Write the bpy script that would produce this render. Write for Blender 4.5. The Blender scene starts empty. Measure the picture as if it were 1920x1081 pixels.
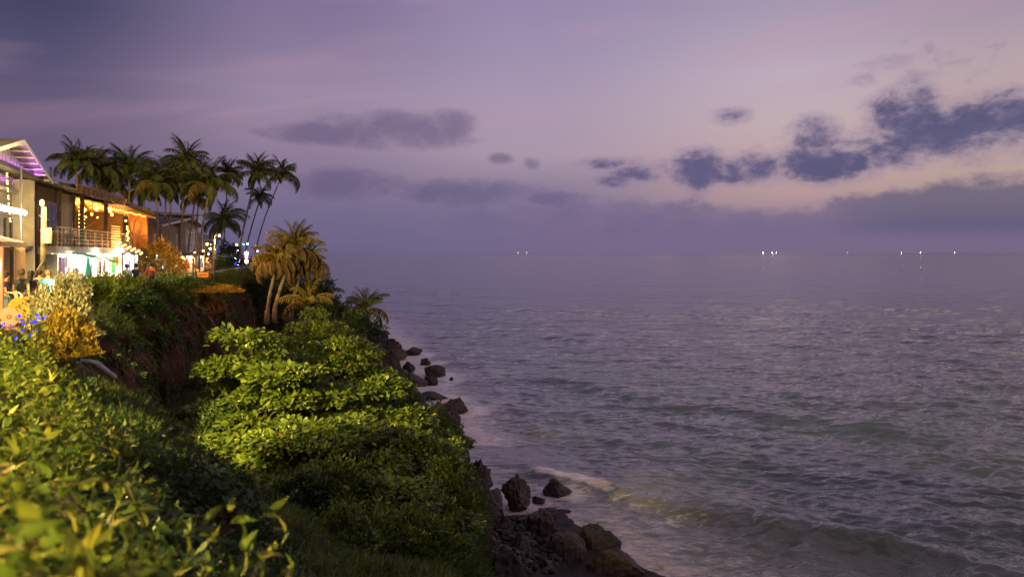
import bpy, bmesh, math, random
import numpy as np
from mathutils import Vector, Matrix, Euler, noise as mnoise

# ------------------------------------------------------------------ camera, sky, sun, exposure
scene = bpy.context.scene
C = scene.collection
H = 15.0            # eye height above the sea
FP = 1500.0         # focal length in photograph pixels
HY = 473.0          # horizon row of the photograph
cam_d = bpy.data.cameras.new('camera'); cam = bpy.data.objects.new('camera', cam_d); C.objects.link(cam)
cam.location = (0, 0, H); cam.rotation_euler = (math.radians(90), 0, 0)
cam_d.sensor_width = 36; cam_d.lens = FP / 1920 * 36
cam_d.shift_y = -(540.5 - HY) / 1920
cam_d.clip_start = 0.05; cam_d.clip_end = 120000
cam_d.dof.use_dof = True; cam_d.dof.focus_distance = 60; cam_d.dof.aperture_fstop = 1.5
scene.camera = cam
vs = scene.view_settings
vs.view_transform = 'Standard'; vs.look = 'None'; vs.gamma = 1; vs.exposure = 0; vs.use_curve_mapping = False
try:
    scene.cycles.use_denoising = True
    scene.cycles.max_bounces = 6; scene.cycles.diffuse_bounces = 3; scene.cycles.glossy_bounces = 3
    scene.cycles.transparent_max_bounces = 6; scene.cycles.transmission_bounces = 3
    scene.cycles.sample_clamp_indirect = 4.0
    scene.cycles.use_light_tree = True
    scene.cycles.caustics_reflective = False; scene.cycles.caustics_refractive = False
except Exception:
    pass

def s2l(c):
    c = c / 255.0
    return c / 12.92 if c <= 0.04045 else ((c + 0.055) / 1.055) ** 2.4
def srgb(r, g, b): return (s2l(r), s2l(g), s2l(b), 1.0)

class E:
    """a socket with arithmetic: every operation adds a Math node"""
    nt = None
    def __init__(self, s): self.s = s
    @staticmethod
    def op(kind, *a, clamp=False):
        n = E.nt.nodes.new('ShaderNodeMath'); n.operation = kind; n.use_clamp = clamp
        for i, v in enumerate(a):
            if isinstance(v, E): E.nt.links.new(v.s, n.inputs[i])
            else: n.inputs[i].default_value = v
        return E(n.outputs[0])
    def __add__(s, o): return E.op('ADD', s, o)
    __radd__ = __add__
    def __sub__(s, o): return E.op('SUBTRACT', s, o)
    def __rsub__(s, o): return E.op('SUBTRACT', o, s)
    def __mul__(s, o): return E.op('MULTIPLY', s, o)
    __rmul__ = __mul__
    def __truediv__(s, o): return E.op('DIVIDE', s, o)
def smooth(v, a, b):
    n = E.nt.nodes.new('ShaderNodeMapRange'); n.interpolation_type = 'SMOOTHSTEP'
    E.nt.links.new(v.s, n.inputs['Value']); n.inputs['From Min'].default_value = a; n.inputs['From Max'].default_value = b
    return E(n.outputs['Result'])
def vec(x, y, z=0.0):
    n = E.nt.nodes.new('ShaderNodeCombineXYZ')
    for i, v in enumerate((x, y, z)):
        if isinstance(v, E): E.nt.links.new(v.s, n.inputs[i])
        else: n.inputs[i].default_value = v
    return n.outputs[0]
def noise(vs_, scale, detail=4, rough=0.55, dist=0.0):
    n = E.nt.nodes.new('ShaderNodeTexNoise'); n.inputs['Scale'].default_value = scale
    n.inputs['Detail'].default_value = detail; n.inputs['Roughness'].default_value = rough; n.inputs['Distortion'].default_value = dist
    if vs_ is not None: E.nt.links.new(vs_, n.inputs['Vector'])
    return E(n.outputs['Fac'])
def ramp(v, stops, interp='LINEAR'):
    n = E.nt.nodes.new('ShaderNodeValToRGB'); cr = n.color_ramp; cr.interpolation = interp
    while len(cr.elements) < len(stops): cr.elements.new(0.5)
    for e, (p, c) in zip(cr.elements, stops): e.position = p
    for e, (p, c) in zip(cr.elements, stops): e.color = c if isinstance(c, tuple) else (c, c, c, 1)
    E.nt.links.new(v.s, n.inputs[0])
    return n.outputs['Color']
def mixc(f, a, b, kind='MIX'):
    n = E.nt.nodes.new('ShaderNodeMix'); n.data_type = 'RGBA'; n.blend_type = kind
    for sock, v in ((n.inputs[0], f), (n.inputs[6], a), (n.inputs[7], b)):
        if isinstance(v, E): E.nt.links.new(v.s, sock)
        elif isinstance(v, bpy.types.NodeSocket): E.nt.links.new(v, sock)
        else: sock.default_value = v
    return n.outputs[2]

# ---- dusk sky, after sunset
world = bpy.data.worlds.new('World'); scene.world = world; world.use_nodes = True
nt = world.node_tree; nt.nodes.clear(); E.nt = nt
try:
    world.cycles.sampling_method = 'MANUAL'; world.cycles.sample_map_resolution = 512
except Exception: pass
tc = nt.nodes.new('ShaderNodeTexCoord')
sep = nt.nodes.new('ShaderNodeSeparateXYZ'); nt.links.new(tc.outputs['Generated'], sep.inputs[0])
dx, dy, dz = E(sep.outputs[0]), E(sep.outputs[1]), E(sep.outputs[2])
az = E.op('ARCTAN2', dx, dy) * (180 / math.pi)
el = E.op('ARCSINE', dz) * (180 / math.pi)
def sky_dir(px, py):
    u = px - 960.0
    return math.degrees(math.atan(u / FP)), math.degrees(math.atan((HY - py) / math.hypot(FP, u)))
eln = el / 40.0
def el_of(py, px): return max(0.0, sky_dir(px, py)[1] / 40.0)
def column(px, stops):
    st = sorted((el_of(py, px), srgb(*c)) for py, c in stops)
    top = st[-1][1]
    st.append((0.75, tuple(v * 0.8 for v in top[:3]) + (1,)))
    return ramp(eln, st)
colL = column(60, [(472, (88, 82, 116)), (380, (86, 80, 113)), (300, (106, 93, 122)), (235, (110, 95, 122)), (190, (103, 90, 119)), (110, (88, 82, 114)), (0, (68, 68, 99))])
colM = column(560, [(472, (103, 98, 132)), (400, (114, 107, 139)), (330, (133, 117, 147)), (250, (150, 130, 156)), (170, (155, 136, 164)), (90, (138, 122, 154)), (0, (128, 114, 150))])
colC = column(1000, [(472, (106, 101, 136)), (410, (116, 108, 143)), (350, (142, 126, 152)), (290, (170, 150, 169)), (200, (170, 152, 175)), (100, (159, 144, 175)), (0, (150, 136, 170))])
colR = column(1500, [(472, (122, 106, 136)), (425, (128, 112, 140)), (370, (176, 148, 152)), (320, (190, 162, 160)), (230, (193, 172, 178)), (130, (188, 171, 187)), (0, (164, 151, 176))])
colF = column(1880, [(472, (112, 100, 124)), (425, (122, 108, 134)), (370, (176, 150, 146)), (310, (186, 161, 154)), (200, (188, 166, 164)), (110, (182, 163, 170)), (0, (162, 147, 166))])
aL, aM, aC, aR, aF = [sky_dir(p, HY)[0] for p in (60, 560, 1000, 1500, 1880)]
base = mixc(smooth(az, aL, aM), colL, colM)
base = mixc(smooth(az, aM, aC), base, colC)
base = mixc(smooth(az, aC, aR), base, colR)
base = mixc(smooth(az, aR, aF), base, colF)
# high pink streaks
st_v = vec(az * 0.022 + el * 0.03, el * 0.20 - az * 0.035, 0.0)
streak = smooth(noise(st_v, 1.5, 3, 0.5, 0.5), 0.47, 0.72)
streak = streak * smooth(el, 6.0, 10.0) * 0.65
base = mixc(streak, base, mixc(0.5, base, srgb(190, 150, 172)))
# cumulus: blobs at the places of the sky where they hang, torn by noise
nv = vec(az * 0.20, el * 0.34, 1.7)
wob = noise(nv, 1.3, 5, 0.62, 0.25) - 0.5
wobf = noise(vec(az * 0.2, el * 0.3, 7.7), 4.5, 4, 0.6, 0.3) - 0.5
def blob(px, py, rx, ry, k=1.0):
    a, e = sky_dir(px, py)
    kx = math.degrees(rx / FP) * 0.85; ky = math.degrees(ry / FP)
    u = (az - a) / kx; v = (el - e) / ky
    return k - (u * u + v * v)
blobs = [(1760, 262, 180, 42, 1.2), (1705, 222, 80, 50, 1.1), (1850, 228, 125, 42, 1.15), (1722, 185, 45, 40), (1690, 298, 90, 20, 1.0), (1545, 307, 115, 34, 1.15), (1530, 252, 60, 34),
         (1310, 318, 72, 34, 1.2), (1405, 318, 75, 32, 1.1), (1205, 320, 85, 26), (1145, 343, 62, 15), (1140, 307, 60, 13),
         (1915, 215, 90, 44, 1.2), (1370, 219, 44, 16)]
field = None
for b in blobs:
    v = blob(*b); field = v if field is None else E.op('MAXIMUM', field, v)
d1 = smooth(field + wob * 3.4 + wobf * 1.4, -0.8, 1.3)
soft = None
for b in [(745, 243, 165, 36), (850, 232, 60, 32), (600, 250, 120, 22), (640, 345, 130, 30), (880, 362, 170, 26), (1040, 372, 90, 14),
          (940, 298, 30, 12), (998, 306, 22, 12)]:
    v = blob(*b); soft = v if soft is None else E.op('MAXIMUM', soft, v)
d2 = smooth(soft + wob * 2.6 + wobf * 1.0, -0.5, 1.2) * 0.95
wisp = None
for b in [(1695, 108, 75, 34), (1625, 142, 55, 24), (1830, 118, 85, 36), (1640, 128, 60, 20)]:
    v = blob(*b); wisp = v if wisp is None else E.op('MAXIMUM', wisp, v)
tear = noise(vec(az * 0.35 - el * 0.3, el * 0.55 + az * 0.1, 3.3), 1.5, 5, 0.6, 0.6) - 0.5
d3 = smooth(wisp + tear * 5.5, 0.3, 2.4) * 0.5
# the bank above the horizon, its top edge rising to the right
top_e = E(nt.nodes.new('ShaderNodeFloatCurve').outputs[0]); fc = top_e.s.node
azn = (az + 40.0) / 80.0
nt.links.new(azn.s, fc.inputs['Value'])
cv = fc.mapping.curves[0]
pts = [(-40, 352), (60, 352), (560, 348), (800, 372), (1000, 378), (1100, 364), (1300, 374), (1480, 384), (1580, 362), (1700, 348), (1800, 326), (1920, 322)]
while len(cv.points) < len(pts): cv.points.new(0.5, 0.5)
for p, (px, py) in zip(cv.points, pts):
    a, e = sky_dir(px, py); p.location = ((a + 40) / 80, e / 10.0)
fc.mapping.update()
bank_d = (top_e * 10.0 - el) / 1.1
bank = smooth(bank_d + wob * 2.0 + wobf * 0.9, -0.15, 0.75)
bank = bank * smooth(az, sky_dir(420, HY)[0], sky_dir(1150, HY)[0]) * 0.78
cloud_col = ramp(smooth(az, -20, 32), [(0.0, srgb(98, 86, 122)), (0.6, srgb(100, 92, 132)), (1.0, srgb(88, 86, 119))])
bank_col = mixc(smooth(el, 0.0, 3.5), srgb(119, 104, 137), mixc(smooth(wob, -0.2, 0.25), srgb(128, 110, 142), srgb(103, 96, 132)))
bank_col = mixc(smooth(az, 18, 28) * smooth(el, 0.5, 2.0), bank_col, srgb(88, 88, 120))
skyc = mixc(bank, base, bank_col)
skyc = mixc(d2, skyc, mixc(0.3, cloud_col, base))
skyc = mixc(d3, skyc, mixc(0.3, cloud_col, base))
body_c = mixc(smooth(wob * 1.2 + wobf * 0.8, -0.25, 0.3), srgb(104, 97, 132), cloud_col)
rim = mixc(smooth(d1, 0.45, 1.0), srgb(150, 130, 156), body_c)
skyc = mixc(d1, skyc, rim)
# below the horizon: the colour of dusk water
skyc = mixc(smooth(el, -3.0, -0.2), srgb(70, 64, 82), skyc)
nsky = nt.nodes.new('ShaderNodeTexSky'); nsky.sky_type = 'NISHITA'; nsky.sun_disc = False
nsky.sun_elevation = math.radians(0.5); nsky.sun_rotation = math.radians(82)
bg2 = nt.nodes.new('ShaderNodeBackground'); bg2.inputs['Strength'].default_value = 0.003; nt.links.new(nsky.outputs[0], bg2.inputs[0])
bg = nt.nodes.new('ShaderNodeBackground'); bg.inputs['Strength'].default_value = 1.0; nt.links.new(skyc, bg.inputs[0])
adds = nt.nodes.new('ShaderNodeAddShader'); nt.links.new(bg.outputs[0], adds.inputs[0]); nt.links.new(bg2.outputs[0], adds.inputs[1])
wo = nt.nodes.new('ShaderNodeOutputWorld'); nt.links.new(adds.outputs[0], wo.inputs['Surface'])

# ---- the last glow of the sun, from the west over the sea
sun_d = bpy.data.lights.new('sun', 'SUN'); sun_d.energy = 0.25; sun_d.angle = math.radians(40); sun_d.color = (1.0, 0.72, 0.66)
sun = bpy.data.objects.new('sun', sun_d); C.objects.link(sun)
sun.rotation_euler = Vector((-math.sin(math.radians(82)), -math.cos(math.radians(82)), -0.34)).to_track_quat('-Z', 'Y').to_euler()

# ------------------------------------------------------------------ helpers
rng = np.random.default_rng(7); random.seed(7)
def P(px, py, D): return Vector(((px - 960) / FP * D, D, H + (HY - py) / FP * D))
def tag(o, label=None, cat=None, group=None, kind=None):
    if label: o['label'] = label
    if cat: o['category'] = cat
    if group: o['group'] = group
    if kind: o['kind'] = kind
    return o
def empty(name, loc=(0, 0, 0), rz=0.0, label=None, cat=None, group=None):
    o = bpy.data.objects.new(name, None); C.objects.link(o); o.location = loc; o.rotation_euler = (0, 0, rz)
    o.empty_display_size = 0.2
    return tag(o, label, cat, group)
def link(name, me, parent=None, mat=None):
    o = bpy.data.objects.new(name, me); C.objects.link(o)
    if parent is not None: o.parent = parent
    if mat is not None and not me.materials: me.materials.append(mat)
    return o
def mesh_np(name, v, f, smooth_=False, attr=None):
    """v (n,3); f list of arrays with constant width"""
    me = bpy.data.meshes.new(name)
    v = np.asarray(v, np.float32)
    fs = f if isinstance(f, list) else [f]
    fs = [np.asarray(x, np.int32) for x in fs]
    me.vertices.add(len(v)); me.vertices.foreach_set('co', v.ravel())
    loops = np.concatenate([x.ravel() for x in fs]); tot = np.concatenate([np.full(len(x), x.shape[1]) for x in fs])
    me.loops.add(len(loops)); me.loops.foreach_set('vertex_index', loops)
    me.polygons.add(len(tot)); start = np.concatenate([[0], np.cumsum(tot)[:-1]])
    me.polygons.foreach_set('loop_start', start.astype(np.int32)); me.polygons.foreach_set('loop_total', tot.astype(np.int32))
    me.update(calc_edges=True)
    if smooth_: me.polygons.foreach_set('use_smooth', np.ones(len(tot), bool))
    for k, a in (attr or {}).items():
        at = me.attributes.new(k, 'FLOAT', 'POINT'); at.data.foreach_set('value', np.asarray(a, np.float32))
    me.validate(clean_customdata=False)
    return me
class MB:
    def __init__(s): s.v = []; s.f = []
    def add(s, vs_, fs_):
        n = len(s.v); s.v += [tuple(x) for x in vs_]; s.f += [tuple(i + n for i in q) for q in fs_]; return s
    def box(s, x0, x1, y0, y1, z0, z1):
        if x0 > x1: x0, x1 = x1, x0
        if y0 > y1: y0, y1 = y1, y0
        if z0 > z1: z0, z1 = z1, z0
        return s.add([(x0, y0, z0), (x1, y0, z0), (x1, y1, z0), (x0, y1, z0), (x0, y0, z1), (x1, y0, z1), (x1, y1, z1), (x0, y1, z1)],
                     [(3, 2, 1, 0), (4, 5, 6, 7), (0, 1, 5, 4), (1, 2, 6, 5), (2, 3, 7, 6), (3, 0, 4, 7)])
    def slab(s, p, u, v, t):
        """parallelogram p + u, v with thickness vector t"""
        p, u, v, t = map(Vector, (p, u, v, t))
        q = [p, p + u, p + u + v, p + v]
        return s.add(q + [x + t for x in q], [(3, 2, 1, 0), (4, 5, 6, 7), (0, 1, 5, 4), (1, 2, 6, 5), (2, 3, 7, 6), (3, 0, 4, 7)])
    def prism(s, poly, y0, y1):
        """polygon in xz extruded over y"""
        n = len(poly)
        return s.add([(x, y0, z) for x, z in poly] + [(x, y1, z) for x, z in poly],
                     [tuple(range(n)), tuple(range(2 * n - 1, n - 1, -1))] + [(i, i + n, (i + 1) % n + n, (i + 1) % n) for i in range(n)])
    def tube(s, pts, rad, n=8, cap=True):
        pts = [Vector(p) for p in pts]; m = len(pts)
        if not hasattr(rad, '__len__'): rad = [rad] * m
        vs_ = []
        up = Vector((0.13, 0.21, 0.97))
        for i, p in enumerate(pts):
            d = (pts[min(i + 1, m - 1)] - pts[max(i - 1, 0)]).normalized()
            a = d.cross(up)
            if a.length < 1e-3: a = d.cross(Vector((1, 0, 0)))
            a.normalize(); b = d.cross(a)
            for k in range(n):
                t = 2 * math.pi * k / n
                vs_.append(p + (a * math.cos(t) + b * math.sin(t)) * rad[i])
        fs_ = [(i * n + k, i * n + (k + 1) % n, (i + 1) * n + (k + 1) % n, (i + 1) * n + k) for i in range(m - 1) for k in range(n)]
        if cap: fs_ += [tuple(range(n - 1, -1, -1)), tuple((m - 1) * n + k for k in range(n))]
        return s.add(vs_, fs_)
    def ball(s, c, r, n=8, m=6, sz=1.0):
        c = Vector(c); vs_ = [c + Vector((0, 0, -r * sz))]
        for i in range(1, m):
            t = math.pi * i / m
            for k in range(n):
                a = 2 * math.pi * k / n
                vs_.append(c + Vector((r * math.sin(t) * math.cos(a), r * math.sin(t) * math.sin(a), -r * sz * math.cos(t))))
        vs_.append(c + Vector((0, 0, r * sz))); L = len(vs_) - 1
        fs_ = [(0, 1 + (k + 1) % n, 1 + k) for k in range(n)]
        for i in range(m - 2):
            for k in range(n):
                a = 1 + i * n; fs_.append((a + k, a + (k + 1) % n, a + n + (k + 1) % n, a + n + k))
        fs_ += [(L, 1 + (m - 2) * n + k, 1 + (m - 2) * n + (k + 1) % n) for k in range(n)]
        return s.add(vs_, fs_)
    def mesh(s, name, smooth_=False):
        me = bpy.data.meshes.new(name); me.from_pydata(s.v, [], s.f)
        if smooth_: me.polygons.foreach_set('use_smooth', [True] * len(me.polygons))
        me.update(); return me
    def build(s, name, mat, parent=None, smooth_=False):
        return link(name, s.mesh(name, smooth_), parent, mat)
def copy_tree(o, parent=None):
    c = o.copy(); C.objects.link(c)
    if parent is not None: c.parent = parent
    for ch in list(o.children): copy_tree(ch, c)
    return c

# ------------------------------------------------------------------ materials
M = {}
def material(name):
    m = bpy.data.materials.new(name); m.use_nodes = True; nt_ = m.node_tree; nt_.nodes.clear(); E.nt = nt_
    out = nt_.nodes.new('ShaderNodeOutputMaterial'); M[name] = m
    return m, nt_, out
def bsdf(nt_, **kw):
    b = nt_.nodes.new('ShaderNodeBsdfPrincipled')
    for k, v in kw.items():
        k = k.replace('_', ' ')
        if isinstance(v, E): nt_.links.new(v.s, b.inputs[k])
        elif isinstance(v, bpy.types.NodeSocket): nt_.links.new(v, b.inputs[k])
        else: b.inputs[k].default_value = v
    return b
def bump(nt_, h, strength=0.4, dist=0.05):
    n = nt_.nodes.new('ShaderNodeBump'); n.inputs['Strength'].default_value = strength; n.inputs['Distance'].default_value = dist
    nt_.links.new(h.s, n.inputs['Height']); return n.outputs[0]
def objco():
    t = E.nt.nodes.new('ShaderNodeTexCoord'); return t.outputs['Object']
def c4(c): return tuple(c[:3]) + (1.0,)
def surf(name, c1, c2=None, scale=3.0, rough=0.7, bmp=0.3, bscale=None, detail=5, metal=0.0, stretch=None, spec=0.4):
    m, n, out = material(name)
    co = objco()
    if stretch:
        mp = n.nodes.new('ShaderNodeMapping'); mp.inputs['Scale'].default_value = stretch; n.links.new(co, mp.inputs['Vector']); co = mp.outputs[0]
    c2 = c2 or tuple(x * 0.7 for x in c1[:3])
    f = noise(co, scale, detail, 0.62)
    col = ramp(f, [(0.32, c4(c2)), (0.68, c4(c1))])
    h = noise(co, bscale or scale * 4, 4, 0.6)
    b = bsdf(n, Base_Color=col, Roughness=rough, Metallic=metal, Normal=bump(n, h, bmp, 0.02), Specular_IOR_Level=spec)
    n.links.new(b.outputs[0], out.inputs[0]); return m
def glow(name, col, strength):
    m, n, out = material(name)
    e = n.nodes.new('ShaderNodeEmission'); e.inputs[0].default_value = c4(col); e.inputs[1].default_value = strength
    n.links.new(e.outputs[0], out.inputs[0]); return m
def leaf(name, stops, trans=0.35, rough=0.5, spec=0.35):
    m, n, out = material(name)
    a = n.nodes.new('ShaderNodeAttribute'); a.attribute_name = 'rnd'
    col = ramp(E(a.outputs['Fac']), [(p, c4(c)) for p, c in stops])
    b = bsdf(n, Base_Color=col, Roughness=rough, Specular_IOR_Level=spec)
    t = n.nodes.new('ShaderNodeBsdfTranslucent'); n.links.new(col, t.inputs[0])
    mx = n.nodes.new('ShaderNodeMixShader'); mx.inputs[0].default_value = trans
    n.links.new(b.outputs[0], mx.inputs[1]); n.links.new(t.outputs[0], mx.inputs[2]); n.links.new(mx.outputs[0], out.inputs[0])
    return m
# ------------------------------------------------------------------ terrain
# stations along the coast: rows lip, base of the cliff, floor of the gully, edge of the bank, foot of the bank, shoreline
ST = [
 [(8, -12, 13.3), (12, -10, 10), (14, -6, 7), (20, 0, 4.5), (21.5, 1, 1.3), (26, 4, 0)],
 [(0.4, 0, 13.3), (3, 2, 10), (6, 8, 7), (12, 14, 4.5), (13.5, 15.5, 1.3), (18, 22, 0)],
 [(-2.2, 4.5, 13.1), (-0.5, 6.3, 9.0), (1.4, 15, 7), (2.4, 21, 4.5), (3.6, 22.5, 1.4), (11, 31, 0)],
 [(-5.0, 8.5, 12.9), (-3.4, 10.3, 8.8), (-2, 18.5, 7), (-0.9, 25, 4.5), (0.4, 26.5, 1.5), (7.5, 36, 0)],
 [(-9.1, 15, 12.7), (-7.7, 16.8, 8.6), (-6, 24, 6.9), (-2.1, 29, 4.5), (-0.8, 30.5, 1.6), (5.2, 40, 0)],
 [(-14, 24, 12.6), (-12.7, 25.3, 8.7), (-10.5, 28.5, 7), (-2.6, 34, 4.5), (-1.3, 35.5, 1.6), (2.6, 46.5, 0)],
 [(-17.5, 32, 12.6), (-16.1, 33.4, 7.5), (-13.5, 36, 6.5), (-3, 40, 4.5), (-1.6, 41.5, 1.6), (0.2, 54, 0)],
 [(-21, 42, 12.6), (-19.4, 43.4, 6.5), (-17, 46, 6), (-5.6, 50, 4.5), (-4.3, 52, 1.5), (-2.2, 66, 0)],
 [(-25, 56, 12.6), (-23.2, 57.5, 6), (-20, 60, 5.5), (-10.2, 64, 4.2), (-9.0, 66, 1.5), (-5.2, 80, 0)],
 [(-29.5, 75, 12.6), (-27.2, 77, 6), (-23, 79, 5.5), (-14.6, 82, 4), (-13.2, 84, 1.5), (-9.5, 98, 0)],
 [(-35, 105, 12.6), (-31, 107, 6), (-27, 108, 5), (-20.5, 110, 3.5), (-19, 112, 1.4), (-15, 130, 0)],
 [(-42, 135, 12.6), (-37, 137, 6), (-33, 138, 5), (-27.5, 140, 3), (-26, 142, 1.3), (-23, 160, 0)],
 [(-55, 180, 12.6), (-48, 182, 6), (-44, 183, 5), (-39, 184, 3), (-37, 186, 1.2), (-34, 198, 0)],
 [(-80, 260, 12.4), (-73, 262, 6), (-69, 263, 5), (-65, 264, 3), (-63, 265, 1.2), (-60, 272, 0)],
 [(-120, 380, 12), (-112, 382, 6), (-108, 383, 5), (-104, 384, 3), (-102, 386, 1.2), (-99, 392, 0)],
]
ST = np.array(ST, float)                       # (15, 6, 3)
ST[6:, 5, :2] = ST[6:, 4, :2] * 0.68 + ST[6:, 5, :2] * 0.32
tk = np.concatenate([[0], np.cumsum(np.linalg.norm(np.diff(ST[:, 0, :2], axis=0), axis=1))])   # arc length of the lip
NS = 760
ts = np.concatenate([np.linspace(tk[0], tk[10], 560), np.linspace(tk[10], tk[-1], 201)[1:]])
def hermite(tk, Y, t):
    m = np.gradient(Y, tk, axis=0)
    i = np.clip(np.searchsorted(tk, t) - 1, 0, len(tk) - 2)
    h = tk[i + 1] - tk[i]; u = ((t - tk[i]) / h); sh = (-1,) + (1,) * (Y.ndim - 1)
    u = u.reshape(sh); h = h.reshape(sh)
    return (2*u**3-3*u**2+1)*Y[i] + (u**3-2*u**2+u)*h*m[i] + (-2*u**3+3*u**2)*Y[i+1] + (u**3-u**2)*h*m[i+1]
R6 = hermite(tk, ST, ts)                       # (NS, 6, 3)
lip = R6[:, 0]
tang = np.gradient(lip[:, :2], axis=0); tang /= np.linalg.norm(tang, axis=1)[:, None]
inl = np.stack([-tang[:, 1], tang[:, 0]], 1)   # inland direction
def lip_at(D):
    """point of the lip at depth D, its inland normal and its tangent"""
    i = int(np.argmin(np.abs(lip[:, 1] - D)))
    return Vector(lip[i]), Vector((inl[i, 0], inl[i, 1], 0)), Vector((tang[i, 0], tang[i, 1], 0))
def fbm(p, oct=4, seed=0.0):
    """value noise on (n,3) points"""
    p = np.asarray(p, float) + seed * 17.31
    out = np.zeros(len(p)); amp = 0.5
    for o in range(oct):
        i = np.floor(p).astype(np.int64); fpart = p - i; fpart = fpart * fpart * (3 - 2 * fpart)
        acc = np.zeros(len(p))
        for dx_ in (0, 1):
            for dy_ in (0, 1):
                for dz_ in (0, 1):
                    h = (i[:, 0] + dx_) * 374761393 + (i[:, 1] + dy_) * 668265263 + (i[:, 2] + dz_) * 2147483647
                    h = (h ^ (h >> 13)) * 1274126177; h = h ^ (h >> 16)
                    r = (h & 0xFFFF) / 65535.0
                    w = np.where(dx_, fpart[:, 0], 1 - fpart[:, 0]) * np.where(dy_, fpart[:, 1], 1 - fpart[:, 1]) * np.where(dz_, fpart[:, 2], 1 - fpart[:, 2])
                    acc += w * r
        out += amp * (acc * 2 - 1); amp *= 0.5; p = p * 2.03 + 5.1
    return out
rows = []; kinds = []
def addrow(a, k): rows.append(a); kinds.append(k)
for off, dzz in ((160, 0.0), (60, 0.0), (25, 0), (10, 0), (5, 0), (2.5, 0), (1.0, 0)):
    q = lip.copy(); q[:, :2] += inl * off; q[:, 2] += dzz; addrow(q, 0)
addrow(lip, 0)
for k in range(1, 31):                          # the face
    u = k / 30; a = lip * (1 - u) + R6[:, 1] * u
    bulge = 0.35 * math.sin(u * math.pi * 1.3)
    a = a.copy(); a[:, :2] -= inl * (bulge * 0.5); a[:, 2] = lip[:, 2] + (R6[:, 1, 2] - lip[:, 2]) * (u ** 1.25)
    addrow(a, 1)
for lo, hi, n in ((1, 2, 12), (2, 3, 14), (3, 4, 8)):
    for k in range(1, n + 1):
        u = k / n; addrow(R6[:, lo] * (1 - u) + R6[:, hi] * u, lo + 1)
G = np.stack(rows, 0)                           # (rows, NS, 3)
KD = np.array(kinds)
flat = G.reshape(-1, 3)
n3 = np.repeat(-inl[None], len(G), 0).reshape(-1, 2)
col_t = np.tile(ts, len(G))
groove = fbm(np.stack([col_t * 0.6, flat[:, 2] * 0.12, np.zeros(len(flat))], 1), 4, 3)
lump = fbm(flat * 0.5, 4, 1)
fine = fbm(flat * 1.7, 3, 2)
kd = np.repeat(KD, NS)
wf = np.where(kd == 1, 1.0, 0.0)
face_u = np.zeros(len(flat)); 
for r in range(len(G)):
    if KD[r] == 1:
        u = (r - 7) / 30; face_u[r*NS:(r+1)*NS] = math.sin(min(1, u * 1.6) * math.pi / 2) * (1 - 0.3 * u)
disp = (groove * 3.2 + lump * 0.7 + fine * 0.3) * wf * face_u
flat = flat.copy(); flat[:, :2] += n3 * disp[:, None]
gz = np.where(kd >= 2, lump * 0.7 + fine * 0.18, 0.0) + np.where(kd == 0, fine * 0.02, 0)
flat[:, 2] += gz
# behind the camera and seaward of the bank nothing rises
G = flat.reshape(G.shape)
def grid_faces(nr, nc):
    i = np.arange(nr - 1)[:, None] * nc + np.arange(nc - 1)[None]
    i = i.ravel(); return np.stack([i, i + 1, i + nc + 1, i + nc], 1)
def cliff_mat():
    m, n, out = material('laterite_soil')
    co = objco(); g = n.nodes.new('ShaderNodeNewGeometry'); sp = n.nodes.new('ShaderNodeSeparateXYZ'); n.links.new(g.outputs['Normal'], sp.inputs[0])
    steep = smooth(E(sp.outputs[2]), 0.75, 0.35)
    nn = noise(co, 0.6, 6, 0.65); n2 = noise(co, 2.6, 5, 0.6); n4 = noise(co, 7.0, 4, 0.65)
    red = ramp(nn * 0.6 + n2 * 0.4, [(0.36, (0.035, 0.018, 0.014, 1)), (0.5, (0.095, 0.042, 0.029, 1)), (0.64, (0.15, 0.075, 0.05, 1))])
    red = mixc(smooth(n4, 0.5, 0.75), red, (0.05, 0.028, 0.02, 1))
    soil = ramp(n2, [(0.35, (0.03, 0.034, 0.014, 1)), (0.65, (0.07, 0.062, 0.03, 1))])
    b = bsdf(n, Base_Color=mixc(steep, soil, red), Roughness=0.95, Specular_IOR_Level=0.15, Normal=bump(n, n2 * 0.6 + n4 * 0.4, 0.9, 0.25))
    n.links.new(b.outputs[0], out.inputs[0]); return m
cliff_m = cliff_mat()
terrain = link('cliff_terrain', mesh_np('cliff_terrain', G.reshape(-1, 3), grid_faces(len(G), NS)[:, ::-1], True), None, cliff_m); tag(terrain, kind='structure')

# beach and sea bed
br = []
for k in range(0, 13):
    u = k / 12; br.append(R6[:, 4] * (1 - u) + R6[:, 5] * u)
sea_dir = -inl
for off, z in ((3, -0.5), (8, -1.4), (25, -4), (90, -9)):
    q = R6[:, 5].copy(); q[:, :2] += sea_dir * off; q[:, 2] = z; br.append(q)
BG = np.stack(br, 0); bf = BG.reshape(-1, 3)
bf[:, 2] += np.where(np.repeat(np.arange(len(br)), NS) > 0, fbm(bf * 0.8, 3, 6) * 0.25, np.repeat(G[-1][None, :, 2] - R6[None, :, 4, 2], len(br), 0).ravel() * (np.repeat(np.arange(len(br)), NS) == 0))
BG = bf.reshape(BG.shape)
beach_m = surf('wet_shingle', (0.05, 0.04, 0.037), (0.016, 0.013, 0.013), 2.5, 0.75, 0.9, 9, spec=0.15)
beach = link('beach', mesh_np('beach', bf, grid_faces(len(br), NS)[:, ::-1], True), None, beach_m); tag(beach, kind='structure')

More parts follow.
